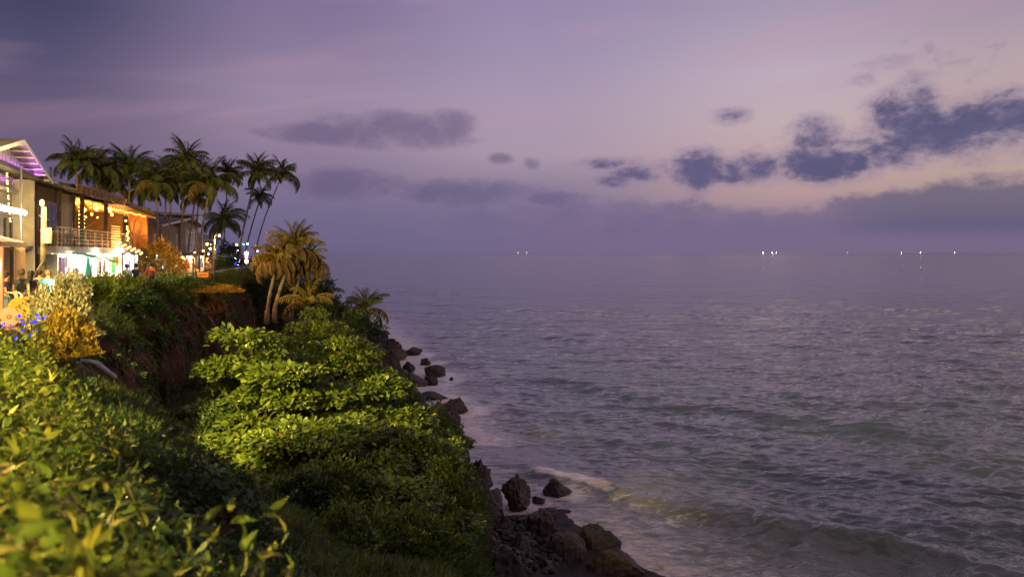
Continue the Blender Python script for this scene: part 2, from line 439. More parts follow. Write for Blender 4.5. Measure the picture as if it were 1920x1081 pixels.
# footpath on the cliff top
path_m = surf('path_concrete', (0.22, 0.19, 0.16), (0.13, 0.11, 0.09), 1.5, 0.85, 0.3, 12)
sel = (lip[:, 1] > -12) & (lip[:, 1] < 200)
pr = []
for off in (1.2, 2.4, 3.6):
    q = lip[sel].copy(); q[:, :2] += inl[sel] * off; q[:, 2] += 0.035; pr.append(q)
pv = np.concatenate(pr); footpath = link('footpath', mesh_np('footpath', pv, grid_faces(3, sel.sum())[:, ::-1], True), None, path_m); tag(footpath, kind='structure')

# ------------------------------------------------------------------ boulders and stones
def rock_mat(name, a, b, moss=0.0):
    m, n, out = material(name); co = objco()
    g = n.nodes.new('ShaderNodeNewGeometry'); sp = n.nodes.new('ShaderNodeSeparateXYZ'); n.links.new(g.outputs['Normal'], sp.inputs[0])
    n1 = noise(co, 1.4, 6, 0.7); n2 = noise(co, 8, 4, 0.65)
    col = ramp(n1 * 0.6 + n2 * 0.4, [(0.36, c4(b)), (0.66, c4(a))])
    if moss > 0:
        col = mixc(smooth(E(sp.outputs[2]) + n1 * 0.8 - 0.4, 1.0 - moss, 1.2 - moss * 0.5), col, ramp(n2, [(0.35, (0.015, 0.018, 0.008, 1)), (0.6, (0.04, 0.055, 0.016, 1))]))
    bs = bsdf(n, Base_Color=col, Roughness=ramp(n1, [(0.3, 0.35), (0.7, 0.8)]), Normal=bump(n, n1 * 0.5 + n2 * 0.5, 0.9, 0.12), Specular_IOR_Level=0.35)
    n.links.new(bs.outputs[0], out.inputs[0]); return m
rock_m = rock_mat('dark_laterite_rock', (0.10, 0.073, 0.062), (0.014, 0.010, 0.010))
rock_g = rock_mat('grey_rock', (0.13, 0.105, 0.10), (0.05, 0.04, 0.04))
rock_b = rock_mat('brown_rock', (0.12, 0.078, 0.055), (0.028, 0.019, 0.016))
rock_moss = rock_mat('mossy_rock', (0.06, 0.045, 0.035), (0.018, 0.014, 0.012), 0.62)
def ico(sub):
    bm = bmesh.new(); bmesh.ops.create_icosphere(bm, subdivisions=sub, radius=1.0)
    v = np.array([x.co[:] for x in bm.verts]); f = np.array([[q.index for q in p.verts] for p in bm.faces]); bm.free(); return v, f
ICO4 = ico(5); ICO2 = ico(3); ICO1 = ico(2)
def rock_mesh(name, size, seed, icos=ICO4, blocky=0.5, rough_=1.0, lo=0.52, hi=0.85):
    r = np.random.default_rng(seed); v, f = icos; v = v.copy()
    nd = v.copy()
    # cut by random planes for facets
    for k in range(int(9 * blocky) + 4):
        d = r.normal(size=3); d[2] = abs(d[2]) * 0.8 if k % 3 else d[2]; d /= np.linalg.norm(d); lim = r.uniform(lo, hi)
        t = v @ d; over = np.maximum(t - lim, 0); v -= over[:, None] * d * 0.92
    n1 = fbm(nd * 1.6 + seed * 3.7, 4, seed); n2 = fbm(nd * 5 + seed, 3, seed + 1)
    n3_ = np.abs(fbm(nd * 3.1 + seed * 2.3, 3, seed + 2))
    v *= (1 + 0.28 * rough_ * n1 + 0.14 * rough_ * n2 - 0.34 * rough_ * n3_)[:, None]
    v *= np.array(size) / 2 / np.array([np.abs(v[:, 0]).max(), np.abs(v[:, 1]).max(), np.abs(v[:, 2]).max()])
    return mesh_np(name, v, f, False)
foam_src = []
def boulder(x0, x1, y0, y1, label, mat, seed, zb=None, blocky=0.5, depth=1.0, rough_=1.0, group=None, tilt=0.0):
    """a rock whose outline spans x0..x1, y0..y1 of the photograph, its foot on the shore (or at height zb)"""
    if zb is None: zb = 0.0
    D = (H - zb) * FP / (y1 - HY)
    w = (x1 - x0) / FP * D; h = (y1 - y0) / FP * D
    h = max(0.4, h)
    D2 = D + w * depth * 0.35
    c = P((x0 + x1) / 2, y1, D2); 
    sz = (w * 1.04 * D2 / D, w * depth, h * 1.45)
    me = rock_mesh('boulder', sz, seed, blocky=blocky, rough_=rough_)
    o = link('boulder', me, None, mat); o.location = (c.x, D2, zb + h * 0.30); o.rotation_euler = (0, tilt, 0)
    tag(o, label, 'boulder', 'boulders along the shore')
    if zb < 0.8: foam_src.append((c.x, D2, max(w, w * depth) * 0.5))
    return o
boulder(862, 924, 866, 922, 'ragged dark outcrop just right of the grassy bank edge', rock_m, 11, 0.5, 0.6, 1.2, 1.3)
boulder(940, 1000, 893, 950, 'tall knobbly brown boulder at the water edge left of the breaking wave', rock_b, 12, 0.3, 0.5, 1.0, 1.2)
boulder(1016, 1071, 898, 930, 'pointed black rock standing alone in the water below the breaking wave', rock_m, 13, 0, 0.8, 0.9, 1.0)
boulder(884, 955, 915, 980, 'broad dark boulder between the bank and the pebbles', rock_m, 14, 0.8, 0.5, 1.1)
boulder(997, 1023, 933, 944, 'small wet rock awash beside the tall knobbly boulder', rock_m, 15, 0)
boulder(1012, 1046, 952, 967, 'low flat dark rock at the edge of the pebbles', rock_m, 16, 0.1, 0.6)
boulder(985, 1050, 957, 1015, 'rounded olive brown boulder behind the pebbles', rock_b, 17, 0.3, 0.35, 1.0, 0.8)
boulder(1026, 1107, 983, 1068, 'large blocky dark boulder with pale scratches at the pebble edge', rock_m, 18, 0.2, 0.8, 0.9, 0.7)
boulder(1074, 1164, 986, 1040, 'rounded boulder capped with green moss in the water', rock_moss, 19, 0, 0.3, 0.8, 0.7)
boulder(1098, 1216, 1033, 1090, 'big wedge shaped brown boulder at the bottom edge of the picture', rock_b, 20, 0, 0.7, 0.7, 0.8)
boulder(905, 1000, 1022, 1100, 'big black boulder below the pebbles at the foot of the bank', rock_m, 21, 1.0, 0.5, 0.9)
boulder(1055, 1075, 1030, 1072, 'small dark block wedged against the large blocky boulder', rock_m, 61, 0.2, 0.5, 1)
boulder(704, 757, 655, 722, 'largest dark boulder of the far group beside the almond tree', rock_m, 22, 0, 0.5, 0.8)
boulder(724, 757, 640, 662, 'dark peaked rock farthest along the shore', rock_m, 23, 0, 0.6)
boulder(757, 792, 647, 666, 'low triangular black rock right of the farthest peaked rock', rock_m, 24, 0, 0.8)
boulder(716, 766, 655, 676, 'long brown rock below the farthest peaked rock', rock_b, 25, 0, 0.5)
boulder(754, 782, 678, 698, 'small black wedge rock in the wash beside the largest far boulder', rock_m, 26, 0, 0.9)
boulder(786, 809, 672, 684, 'small rounded black rock out in the wash', rock_m, 27, 0, 0.3)
boulder(790, 835, 682, 706, 'sharp black rock sloping down into the white wash', rock_m, 28, 0, 0.9)
boulder(795, 822, 703, 722, 'low shelf of black rock below the sharp sloping one', rock_m, 29, 0, 0.6)
boulder(748, 803, 699, 724, 'flat pale grey slab like block beside the wash', rock_g, 30, 0, 1.0, 0.7, 0.4)
boulder(744, 768, 690, 716, 'grey leaning block behind the flat pale slab', rock_g, 62, 0, 0.8, 0.8, 0.6)
boulder(775, 841, 733, 751, 'long flat rock ledge reaching into the wash', rock_g, 31, 0, 0.8, 0.6, 0.6)
boulder(757, 806, 727, 790, 'tall dark boulder right of the almond leaves', rock_m, 32, 0, 0.6, 0.9)
boulder(832, 881, 743, 774, 'isolated ragged brown boulder out in the water', rock_b, 33, 0, 0.4, 0.8, 1.1)
boulder(800, 868, 753, 818, 'dark craggy boulder below the isolated ragged one', rock_m, 34, 0, 0.4, 0.9, 1.2)
boulder(842, 850, 708, 712, 'tiny rock tip out in the white wash', rock_m, 35, 0)
boulder(950, 1004, 1000, 1048, 'brown cracked boulder lying among the pebbles', rock_b, 71, 0.6, 0.7, 0.9)
boulder(1000, 1052, 1048, 1092, 'dark low boulder at the bottom edge between pebbles and big wedge', rock_m, 72, 0.3, 0.6, 0.9)
boulder(925, 965, 965, 1000, 'knobbly dark boulder below the broad one at the bank foot', rock_m, 73, 0.9, 0.6, 1.0)
# stones of the pebble beach
stones = [rock_mesh('stone', (1, 0.72, 0.55), 100 + k, ICO1, 1.2, 0.35, 0.32, 0.62) for k in range(6)]
stone_ms = [surf('stone_grey', (0.095, 0.075, 0.07), (0.035, 0.028, 0.027), 4, 0.7, 0.5, spec=0.2), surf('stone_dark', (0.035, 0.027, 0.024), (0.014, 0.011, 0.010), 4, 0.7, 0.5, spec=0.2),
            surf('stone_tan', (0.16, 0.12, 0.085), (0.08, 0.06, 0.045), 4, 0.7, 0.5, spec=0.2)]
for k, me in enumerate(stones): me.materials.append(stone_ms[(0, 1, 0, 1, 2, 0)[k]])
beach_pts = BG[:13].reshape(-1, 3)
def beach_z(x, y):
    d = (beach_pts[:, 0] - x) ** 2 + (beach_pts[:, 1] - y) ** 2
    return beach_pts[int(np.argmin(d)), 2]
for k in range(420):
    px = random.uniform(898, 1045); py = random.uniform(955, 1085)
    D = (H - 0.7) * FP / (py - HY); x = (px - 960) / FP * D
    z = beach_z(x, D)
    if z < 0.12: continue
    s = random.choice((0.28, 0.36, 0.45, 0.6)) * random.uniform(0.8, 1.2)
    o = link('stone', stones[random.randrange(6)], beach); o.location = (x, D, z + s * 0.12)
    o.scale = (s, s, s); o.rotation_euler = (random.uniform(-.5, .5), random.uniform(-.5, .5), random.uniform(0, 6.3))

# dark rip-rap at the foot of the far bank
for k in range(190):
    D = random.uniform(50, 150); i = int(np.argmin(np.abs(R6[:, 4, 1] - D))); u = random.uniform(-0.3, 1.35); q = R6[i, 4] * (1 - u) + R6[i, 5] * u
    s = random.uniform(0.8, 2.9); o = link('stone', stones[random.choice((1, 3, 1, 3, 0))], beach); o.location = (q[0], q[1], max(0.0, q[2] * (1 - u)) + s * 0.12); o.scale = (s, s, s * random.uniform(0.8, 1.5)); o.rotation_euler = (random.uniform(-.5, .5), random.uniform(-.5, .5), random.uniform(0, 6.3))
    if u > 0.6: foam_src.append((q[0], q[1], s * 0.5))

# ------------------------------------------------------------------ sea
NR, NCc = 620, 620
apex = -14.0
sc_ = np.linspace(0, 1, NR)
# screen-uniform-ish spacing near, geometric far away
Dn = 1.0 / (1.0 / 30.0 + (1.0 / 2600.0 - 1.0 / 30.0) * (sc_[:NR - 30] / sc_[NR - 31]))
Dr = np.concatenate([Dn, np.geomspace(2600, 60000, 31)[1:]])
ang = np.radians(np.linspace(-52, 58, NCc))
RR = Dr - apex
X = RR[:, None] * np.tan(ang)[None] ; Y = np.repeat(Dr[:, None], NCc, 1)
spac = np.gradient(Dr)[:, None]
Z = np.zeros_like(X)
wr = np.random.default_rng(3)
main = math.atan2(-0.73, -0.68)
for k in range(64):
    lam = 0.5 * (32 ** (k / 63.0)) * wr.uniform(0.85, 1.18)
    th = main + wr.normal() * (0.75 if lam < 5 else 0.4)
    amp = 0.0125 * lam ** 0.42 * wr.uniform(0.5, 1.3)
    kx, ky = math.cos(th) * 2 * math.pi / lam, math.sin(th) * 2 * math.pi / lam
    ph = kx * X + ky * Y + wr.uniform(0, 6.28)
    w = np.clip(lam / (3.0 * np.maximum(spac, RR[:, None] * (ang[1] - ang[0]))) - 0.35, 0, 1)
    Z += amp * w * (np.sin(ph) + 0.25 * np.sin(2 * ph + 0.6))
# patchiness of the chop
pn = fbm(np.stack([X.ravel() * 0.035, Y.ravel() * 0.035, np.zeros(X.size)], 1), 3, 9).reshape(X.shape)
Z *= np.clip(1.0 + pn * 1.2, 0.4, 1.7) * np.clip(1.05 - 0.4 * (Y - 60) / 200, 0.6, 1)
def swell(pts, hgt, wid, noise_amp=0.3, seed=0, back=2.2):
    """a ridge of water along a polyline, steep on the shore side"""
    pts = np.array(pts, float); best = np.full(X.shape, 1e9); side = np.zeros(X.shape); along = np.zeros(X.shape); acc = 0
    tot = np.linalg.norm(np.diff(pts, axis=0), axis=1).sum()
    for a, b in zip(pts[:-1], pts[1:]):
        d = b - a; L = np.linalg.norm(d); d = d / L
        u = np.clip((X - a[0]) * d[0] + (Y - a[1]) * d[1], 0, L)
        ex = X - a[0] - d[0] * u; ey = Y - a[1] - d[1] * u
        dist = np.hypot(ex, ey); m = dist < best
        sd = d[0] * ey - d[1] * ex
        best = np.where(m, dist, best); side = np.where(m, sd, side); along = np.where(m, (acc + u) / tot, along); acc += L
    sgn = np.where(side > 0, best, -best)           # + seaward
    nz = fbm(np.stack([X.ravel() * 0.16, Y.ravel() * 0.16, np.full(X.size, seed * 1.0)], 1), 3, seed).reshape(X.shape)
    sgn = sgn + nz * wid * 0.6
    prof = np.where(sgn > 0, np.exp(-(sgn / (wid * back)) ** 2), np.exp(-(sgn / wid) ** 2))
    fade = np.sin(np.pi * np.clip(along, 0.0, 1.0)) ** 0.55
    return hgt * prof * fade * (1 + noise_amp * nz), sgn, along, fade
def ground(px, py): 
    D = H * FP / (py - HY); return ((px - 960) / FP * D, D)
S1, g1, a1, f1 = swell([ground(*p) for p in ((870, 852), (940, 868), (1010, 886), (1100, 908), (1190, 930), (1300, 958), (1450, 995), (1650, 1030), (1900, 1066), (2200, 1100))], 0.62, 1.1, 0.4, 1)
S2, g2, a2, f2 = swell([ground(*p) for p in ((820, 672), (900, 688), (1000, 706), (1120, 726), (1240, 748), (1380, 772), (1600, 800), (1900, 830))], 0.42, 2.0, 0.5, 2, 1.8)
S3, g3, a3, f3 = swell([ground(*p) for p in ((760, 566), (850, 574), (1000, 582), (1200, 588), (1500, 600), (1920, 622))], 0.5, 4.0, 0.5, 3, 1.8)
S4, g4, a4, f4 = swell([ground(*p) for p in ((980, 800), (1150, 822), (1400, 858), (1700, 900), (2000, 935))], 0.2, 1.6, 0.6, 4, 2.0)
S5, g5, a5, f5 = swell([ground(*p) for p in ((700, 545), (820, 549), (1000, 552))], 0.5, 5, 0.4, 5, 1.8)
Z += S1 + S2 + S3 + S4 + S5
# shallow wash: calmer close to the shore
shore = R6[:, 5, :2]
near = (Dr < 230)
dsh = np.full(X.shape, 99.0)
sh_s = shore[(shore[:, 1] > 20) & (shore[:, 1] < 220)][::3]
sub = np.where(near)[0]
for i in sub:
    xx = X[i]; cand = np.abs(xx) < 130
    q = np.stack([xx[cand], np.full(cand.sum(), Dr[i])], 1)
    s_ = sh_s[np.abs(sh_s[:, 1] - Dr[i]) < 30]
    if len(s_): dsh[i, cand] = np.sqrt(((q[:, None] - s_[None]) ** 2).sum(2)).min(1)
Z *= np.clip(dsh / 9.0, 0.3, 1)
n_a = fbm(np.stack([X.ravel() * 0.35, Y.ravel() * 0.35, np.zeros(X.size)], 1), 4, 21).reshape(X.shape)
foam = np.clip(1.0 - dsh / 10.0, 0, 1) * np.where(Y > 62, 1.15, 0.6)
for fx, fy, fr in foam_src:
    d = np.hypot(X - fx - 0.3, (Y - fy)) - fr
    foam = np.maximum(foam, np.clip(1.0 - d / (2.4 + fr * 0.8), 0, 1) * np.where(Y > 62, 1.25, 0.75))
# broken crest of the near wave: where it stands at the photograph's columns 990..1170
def px_of(): return 960 + X / np.maximum(Y, 1) * FP
bx0, bx1, bx2, bx3 = [ground(p, 900)[0] for p in (985, 1065, 1085, 1170)]
def hump(x, a, b, s): return 1 / (1 + np.exp(-(x - a) / s)) * 1 / (1 + np.exp((x - b) / s))
brk = (hump(X, ground(985, 890)[0], ground(1060, 896)[0], 0.5) * 0.9 + hump(X, ground(1095, 908)[0], ground(1160, 920)[0], 0.45) * 1.2)
crest = np.exp(-((g1 + 0.1) / 0.95) ** 2)
foam = np.maximum(foam, brk * crest * 1.3 * (0.85 + 0.9 * n_a))
n_b = fbm(np.stack([X.ravel() * 1.1, Y.ravel() * 1.1, np.zeros(X.size)], 1), 4, 23).reshape(X.shape)
Z += brk * crest * (0.20 + 0.22 * n_b)
lace = np.exp(-((g1 + 3.0) / 2.6) ** 2) * f1 * 0.42
foam = np.maximum(foam, np.where((Y < 80) & (X < 14), lace * np.clip((14 - X) / 6, 0, 1), 0))
foam = np.maximum(foam, np.exp(-((g2 + 3.0) / 2.5) ** 2) * hump(X, -12, -4, 1.0) * 0.45)
foam = np.clip(foam + n_a * 0.12 * (foam > 0.02), 0, 1.4)
silt = np.clip(1.0 - dsh / 17.0, 0, 1)
silt = np.maximum(silt, np.clip(brk * np.exp(-(g1 / 1.2) ** 2), 0, 1))
def sea_mat():
    m, n, out = material('sea_water'); co = objco()
    cd = n.nodes.new('ShaderNodeVectorMath'); cd.operation = 'LENGTH'; n.links.new(co, cd.inputs[0]); dist = E(cd.outputs['Value'])
    at = n.nodes.new('ShaderNodeAttribute'); at.attribute_name = 'foam'; fo = E(at.outputs['Fac'])
    si = n.nodes.new('ShaderNodeAttribute'); si.attribute_name = 'silt'; sl = E(si.outputs['Fac'])
    mp = n.nodes.new('ShaderNodeMapping'); mp.inputs['Rotation'].default_value = (0, 0, math.radians(42)); mp.inputs['Scale'].default_value = (0.55, 1.0, 1.0); n.links.new(co, mp.inputs[0]); cw = mp.outputs[0]
    r1 = noise(cw, 2.4, 4, 0.6); r2 = noise(cw, 0.35, 5, 0.6, 0.4); r3 = noise(cw, 0.045, 5, 0.6, 0.4)
    near_ = smooth(dist, 160.0, 40.0); mid = smooth(dist, 1600.0, 150.0)
    hgt = r1 * near_ * 0.07 + r2 * mid * 0.45 + noise(cw, 0.13, 4, 0.65, 0.3) * smooth(dist, 3500.0, 300.0) * 1.0 + r3 * smooth(dist, 9000.0, 700.0) * 2.2
    nrm = bump(n, hgt, 1.0, 1.0)
    body = mixc(smooth(sl, 0.0, 1.0), (0.040, 0.060, 0.070, 1), (0.14, 0.145, 0.145, 1))
    rgh = ramp(smooth(dist, 60, 1500), [(0.0, 0.04), (1.0, 0.09)])
    w = bsdf(n, Base_Color=body, Roughness=rgh, IOR=1.5, Normal=nrm, Specular_IOR_Level=0.75)
    fn = noise(cw, 1.3, 6, 0.7, 0.9); fn2 = noise(cw, 5.0, 4, 0.65, 0.3)
    mask = smooth(fo + (fn - 0.5) * 1.5 + (fn2 - 0.5) * 0.5, 0.32, 0.95) * smooth(fo, 0.02, 0.25)
    fcol = mixc(smooth(sl, 0.6, 1.0), (0.95, 0.92, 0.94, 1), (0.80, 0.66, 0.60, 1))
    fb = bsdf(n, Base_Color=fcol, Roughness=0.8, Normal=bump(n, fn + fn2 * 0.5, 0.6, 0.15))
    mx = n.nodes.new('ShaderNodeMixShader'); n.links.new((mask * 0.92).s, mx.inputs[0]); n.links.new(w.outputs[0], mx.inputs[1]); n.links.new(fb.outputs[0], mx.inputs[2])
    n.links.new(mx.outputs[0], out.inputs[0]); return m
sea_v = np.stack([X, Y, Z], 2).reshape(-1, 3)
sea = link('sea', mesh_np('sea', sea_v, grid_faces(NR, NCc), True, {'foam': foam.ravel(), 'silt': silt.ravel()}), None, sea_mat()); tag(sea, kind='structure')
# ------------------------------------------------------------------ vegetation
GREEN = leaf('almond_leaf', [(0.0, (0.045, 0.08, 0.012)), (0.45, (0.085, 0.13, 0.018)), (0.8, (0.14, 0.18, 0.026)), (0.97, (0.22, 0.21, 0.035)), (1.0, (0.32, 0.11, 0.03))], 0.3, 0.38)
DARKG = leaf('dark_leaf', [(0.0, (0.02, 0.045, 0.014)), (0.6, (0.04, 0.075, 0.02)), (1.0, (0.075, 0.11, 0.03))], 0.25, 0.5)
VINE = leaf('vine_leaf', [(0.0, (0.035, 0.065, 0.014)), (0.5, (0.07, 0.105, 0.018)), (0.85, (0.14, 0.16, 0.025)), (1.0, (0.27, 0.24, 0.04))], 0.35, 0.6, 0.2)
GRASS = leaf('grass_blade', [(0.0, (0.035, 0.07, 0.014)), (0.5, (0.07, 0.12, 0.025)), (0.85, (0.12, 0.15, 0.04)), (1.0, (0.20, 0.17, 0.07))], 0.3, 0.6, 0.2)
DRYG = leaf('dry_grass', [(0.0, (0.05, 0.045, 0.018)), (0.5, (0.11, 0.085, 0.035)), (1.0, (0.20, 0.14, 0.06))], 0.3, 0.7, 0.15)
PALE = leaf('pale_leaf', [(0.0, (0.10, 0.15, 0.05)), (0.5, (0.34, 0.33, 0.20)), (1.0, (0.58, 0.48, 0.34))], 0.35, 0.6)
GOLD = leaf('lamplit_gold_leaf', [(0.0, (0.12, 0.11, 0.015)), (0.5, (0.27, 0.19, 0.02)), (1.0, (0.42, 0.25, 0.03))], 0.35, 0.6)  # yellow and orange lamplight put into the leaf colour
PALMG = leaf('palm_leaf', [(0.0, (0.03, 0.05, 0.015)), (0.6, (0.06, 0.085, 0.022)), (1.0, (0.11, 0.11, 0.03))], 0.22, 0.5)
PALMD = leaf('dry_palm_leaf', [(0.0, (0.045, 0.034, 0.012)), (0.6, (0.10, 0.066, 0.022)), (1.0, (0.18, 0.11, 0.04))], 0.2, 0.7)
PALMY = leaf('lamplit_yellow_palm_leaf', [(0.0, (0.10, 0.09, 0.018)), (0.6, (0.19, 0.15, 0.03)), (1.0, (0.27, 0.20, 0.05))], 0.25, 0.6)  # yellowish fronds; orange light on the palm trio put into this colour
BARK = surf('bark', (0.06, 0.047, 0.035), (0.025, 0.02, 0.015), 5, 0.9, 0.8, 18)
PBARK = surf('palm_bark', (0.25, 0.19, 0.14), (0.11, 0.085, 0.065), 3, 0.9, 0.8, 14, stretch=(1, 1, 5))

# leaf templates: base at the origin, growing along +y, face up +z
def tmpl(outline, bend=0.25, fold=0.15):
    """outline: list of (y, halfwidth) from base to tip"""
    v = []; f3 = []; f4 = []
    L = outline[-1][0]
    for y, w in outline:
        z = -bend * (y / L) ** 2 * L
        v += [(-w, y, z + fold * w), (0, y, z), (w, y, z + fold * w)]
    t = []
    for i in range(len(outline) - 1):
        a = i * 3; b = a + 3
        t += [(a, a + 1, b + 1, b), (a + 1, a + 2, b + 2, b + 1)]
    return np.array(v, float), np.array(t)
T_OVAL = tmpl([(0, 0.02), (0.35, 0.24), (0.75, 0.27), (1.0, 0.05)], 0.25, 0.2)      # obovate almond leaf
T_OVATE = tmpl([(0, 0.015), (0.12, 0.16), (0.35, 0.24), (0.65, 0.16), (0.9, 0.05), (1.0, 0.005)], 0.45, 0.35)
T_SMALL = (np.array([(0, 0, 0), (-0.25, 0.5, 0.05), (0, 1, -0.12), (0.25, 0.5, 0.05)]), np.array([(0, 3, 2, 1)]))
T_BLADE = (np.array([(-0.035, 0, 0), (0.035, 0, 0), (-0.028, 0.5, -0.05), (0.028, 0.5, -0.05), (0, 1.0, -0.30)]), None)
T_BLADE = (np.array([(-0.03, 0, 0), (0.03, 0, 0), (0.022, 0.55, -0.07), (-0.022, 0.55, -0.07), (0.003, 1.0, -0.32), (-0.003, 1.0, -0.32)]), np.array([(0, 1, 2, 3), (3, 2, 4, 5)]))
def frames(d, up):
    """rotation matrices with y along d and z near up; (n,3,3) columns x,y,z"""
    d = d / np.linalg.norm(d, axis=1)[:, None]
    x = np.cross(d, up); l = np.linalg.norm(x, axis=1)
    bad = l < 1e-4; x[bad] = (1, 0, 0); l[bad] = 1; x /= l[:, None]
    z = np.cross(x, d)
    return np.stack([x, d, z], 2)
def leaves(name, pos, d, up, size, T, rnd, mat, parent=None, smooth_=False):
    v, f = T; n = len(pos)
    R = frames(np.asarray(d, float), np.asarray(up, float))
    V = np.einsum('nij,kj->nki', R, v) * np.asarray(size)[:, None, None] + np.asarray(pos)[:, None]
    Fi = (f[None] + (np.arange(n) * len(v))[:, None, None]).reshape(-1, f.shape[1])
    me = mesh_np(name, V.reshape(-1, 3), Fi, smooth_, {'rnd': np.repeat(rnd, len(v))})
    return link(name, me, parent, mat)
def rdir(n, r=rng):
    d = r.normal(size=(n, 3)); return d / np.linalg.norm(d, axis=1)[:, None]

def pad_points(n, r):
    """points in the unit disc, denser at the rim"""
    a = r.uniform(0, 2 * np.pi, n); q = r.uniform(0, 1, n) ** 0.45
    return np.stack([np.cos(a) * q, np.sin(a) * q], 1)
def almond_tree(base, top, rx, ry, label, pads, seed, per=420, lsize=0.30, mat=GREEN, low=0.25, gold=0.0, skirt=0.7):
    """a spreading tree with leaf pads in tiers over a branching trunk"""
    r = np.random.default_rng(seed); base = Vector(base); top = Vector(top)
    root = empty('almond_tree', base, 0, label, 'tree')
    tb = MB(); h = top.z - base.z
    p0 = Vector((0, 0, -0.6)); mid = Vector(((top.x - base.x) * 0.4, (top.y - base.y) * 0.4, h * 0.45)); tp = Vector((top.x - base.x, top.y - base.y, h * 0.85))
    tb.tube([p0, Vector((mid.x * 0.4, mid.y * 0.4, h * 0.2)), mid, tp], [0.26, 0.2, 0.15, 0.06], 8).build('trunk', BARK, root, True)
    pos = []; dr = []; sz = []; rn = []
    lb = MB()
    for k in range(pads):
        u = (k + 0.5) / pads
        ang_ = k * 2.399 + r.uniform(-.4, .4); rad = u ** 0.5 * r.uniform(0.8, 1.18)
        zt = h * (1 - (1 - low) * rad ** 2.0) - r.uniform(0, 0.10) * h
        # step the heights into tiers
        zt = round(zt / 0.95) * 0.95 + r.uniform(-0.28, 0.28)
        zt = min(zt, h)
        c = np.array([tp.x + math.cos(ang_) * rad * rx, tp.y + math.sin(ang_) * rad * ry, zt])
        pr = r.uniform(0.65, 1.45) * (0.78 + 0.35 * rad)
        n = int(per * pr * pr / 1.2)
        q = pad_points(n, r) * pr
        lump_ = fbm(np.stack([q[:, 0] * 1.6 + k * 9, q[:, 1] * 1.6, np.zeros(n)], 1), 3, seed)
        z = -0.26 * (np.linalg.norm(q, axis=1) / pr) ** 2 * pr + lump_ * 0.42 - np.abs(r.normal(0, 0.10 * skirt, n)) - r.uniform(0, 1, n) ** 3 * 0.55 * skirt
        pos.append(np.stack([q[:, 0] + c[0], q[:, 1] + c[1], z + c[2]], 1))
        outw = np.stack([q[:, 0] / pr + math.cos(ang_) * 0.5, q[:, 1] / pr + math.sin(ang_) * 0.5, np.full(n, 0.25)], 1) + r.normal(0, 0.55, (n, 3))
        dr.append(outw); sz.append(lsize * r.uniform(0.6, 1.15, n)); rn.append(np.clip(r.beta(2, 2.4, n) * 0.95 + (r.uniform(0, 1, n) > 0.992) * 0.5, 0, 1))
        st = mid.lerp(tp, r.uniform(0, 0.8)); e = Vector(c)
        lb.tube([st, st.lerp(e, 0.5) + Vector((0, 0, -0.25)), e - Vector((0, 0, 0.12))], [0.05, 0.035, 0.014], 5)
    lb.build('limbs', BARK, root, True)
    pos = np.concatenate(pos); n = len(pos)
    up = np.array([0, 0, 1.0]) + r.normal(0, 0.35, (n, 3))
    o = leaves('crown', pos, np.concatenate(dr), up, np.concatenate(sz), T_OVAL, np.concatenate(rn), mat, root); tag(o, kind='stuff')
    return root
def shrub(name, label, base, rad, n, seed, mat=DARKG, T=T_SMALL, lsize=0.16, lumps=1.0, cat='shrub', group=None, upw=0.4, spiky=0.0):
    """a dense bush: leaves in the outer part of a lumpy dome"""
    r = np.random.default_rng(seed)
    root = empty(name, base, 0, label, cat, group)
    d = rdir(n, r); d[:, 2] = np.abs(d[:, 2]) * 1.1 - 0.15
    d /= np.linalg.norm(d, axis=1)[:, None]
    bumpy = 1 + 0.75 * lumps * fbm(d * 2.2 + seed, 3, seed) + 0.4 * lumps * fbm(d * 5 + seed, 2, seed + 4)
    q = d * (bumpy * r.uniform(0.45, 1.0, n) ** 0.35)[:, None] * np.array(rad)
    q[:, 2] = np.maximum(q[:, 2], 0.02)
    gd = d + np.array([0, 0, upw]) + r.normal(0, 0.5, (n, 3))
    up = d * 0.7 + np.array([0, 0, 0.6]) + r.normal(0, 0.3, (n, 3))
    o = leaves('foliage', q, gd, up, lsize * r.uniform(0.6, 1.3, n), T, np.clip(r.beta(2, 2.2, n), 0, 1), mat, root); tag(o, kind='stuff')
    sb = MB()
    for k in range(6):
        a = r.uniform(0, 6.28); e = Vector((math.cos(a) * rad[0] * 0.55, math.sin(a) * rad[1] * 0.55, rad[2] * r.uniform(0.5, 0.85)))
        sb.tube([(0, 0, -0.25), e * 0.45 + Vector((0, 0, 0.05)), e], [0.035, 0.025, 0.01], 5)
    sb.build('stems', BARK, root, True)
    return root

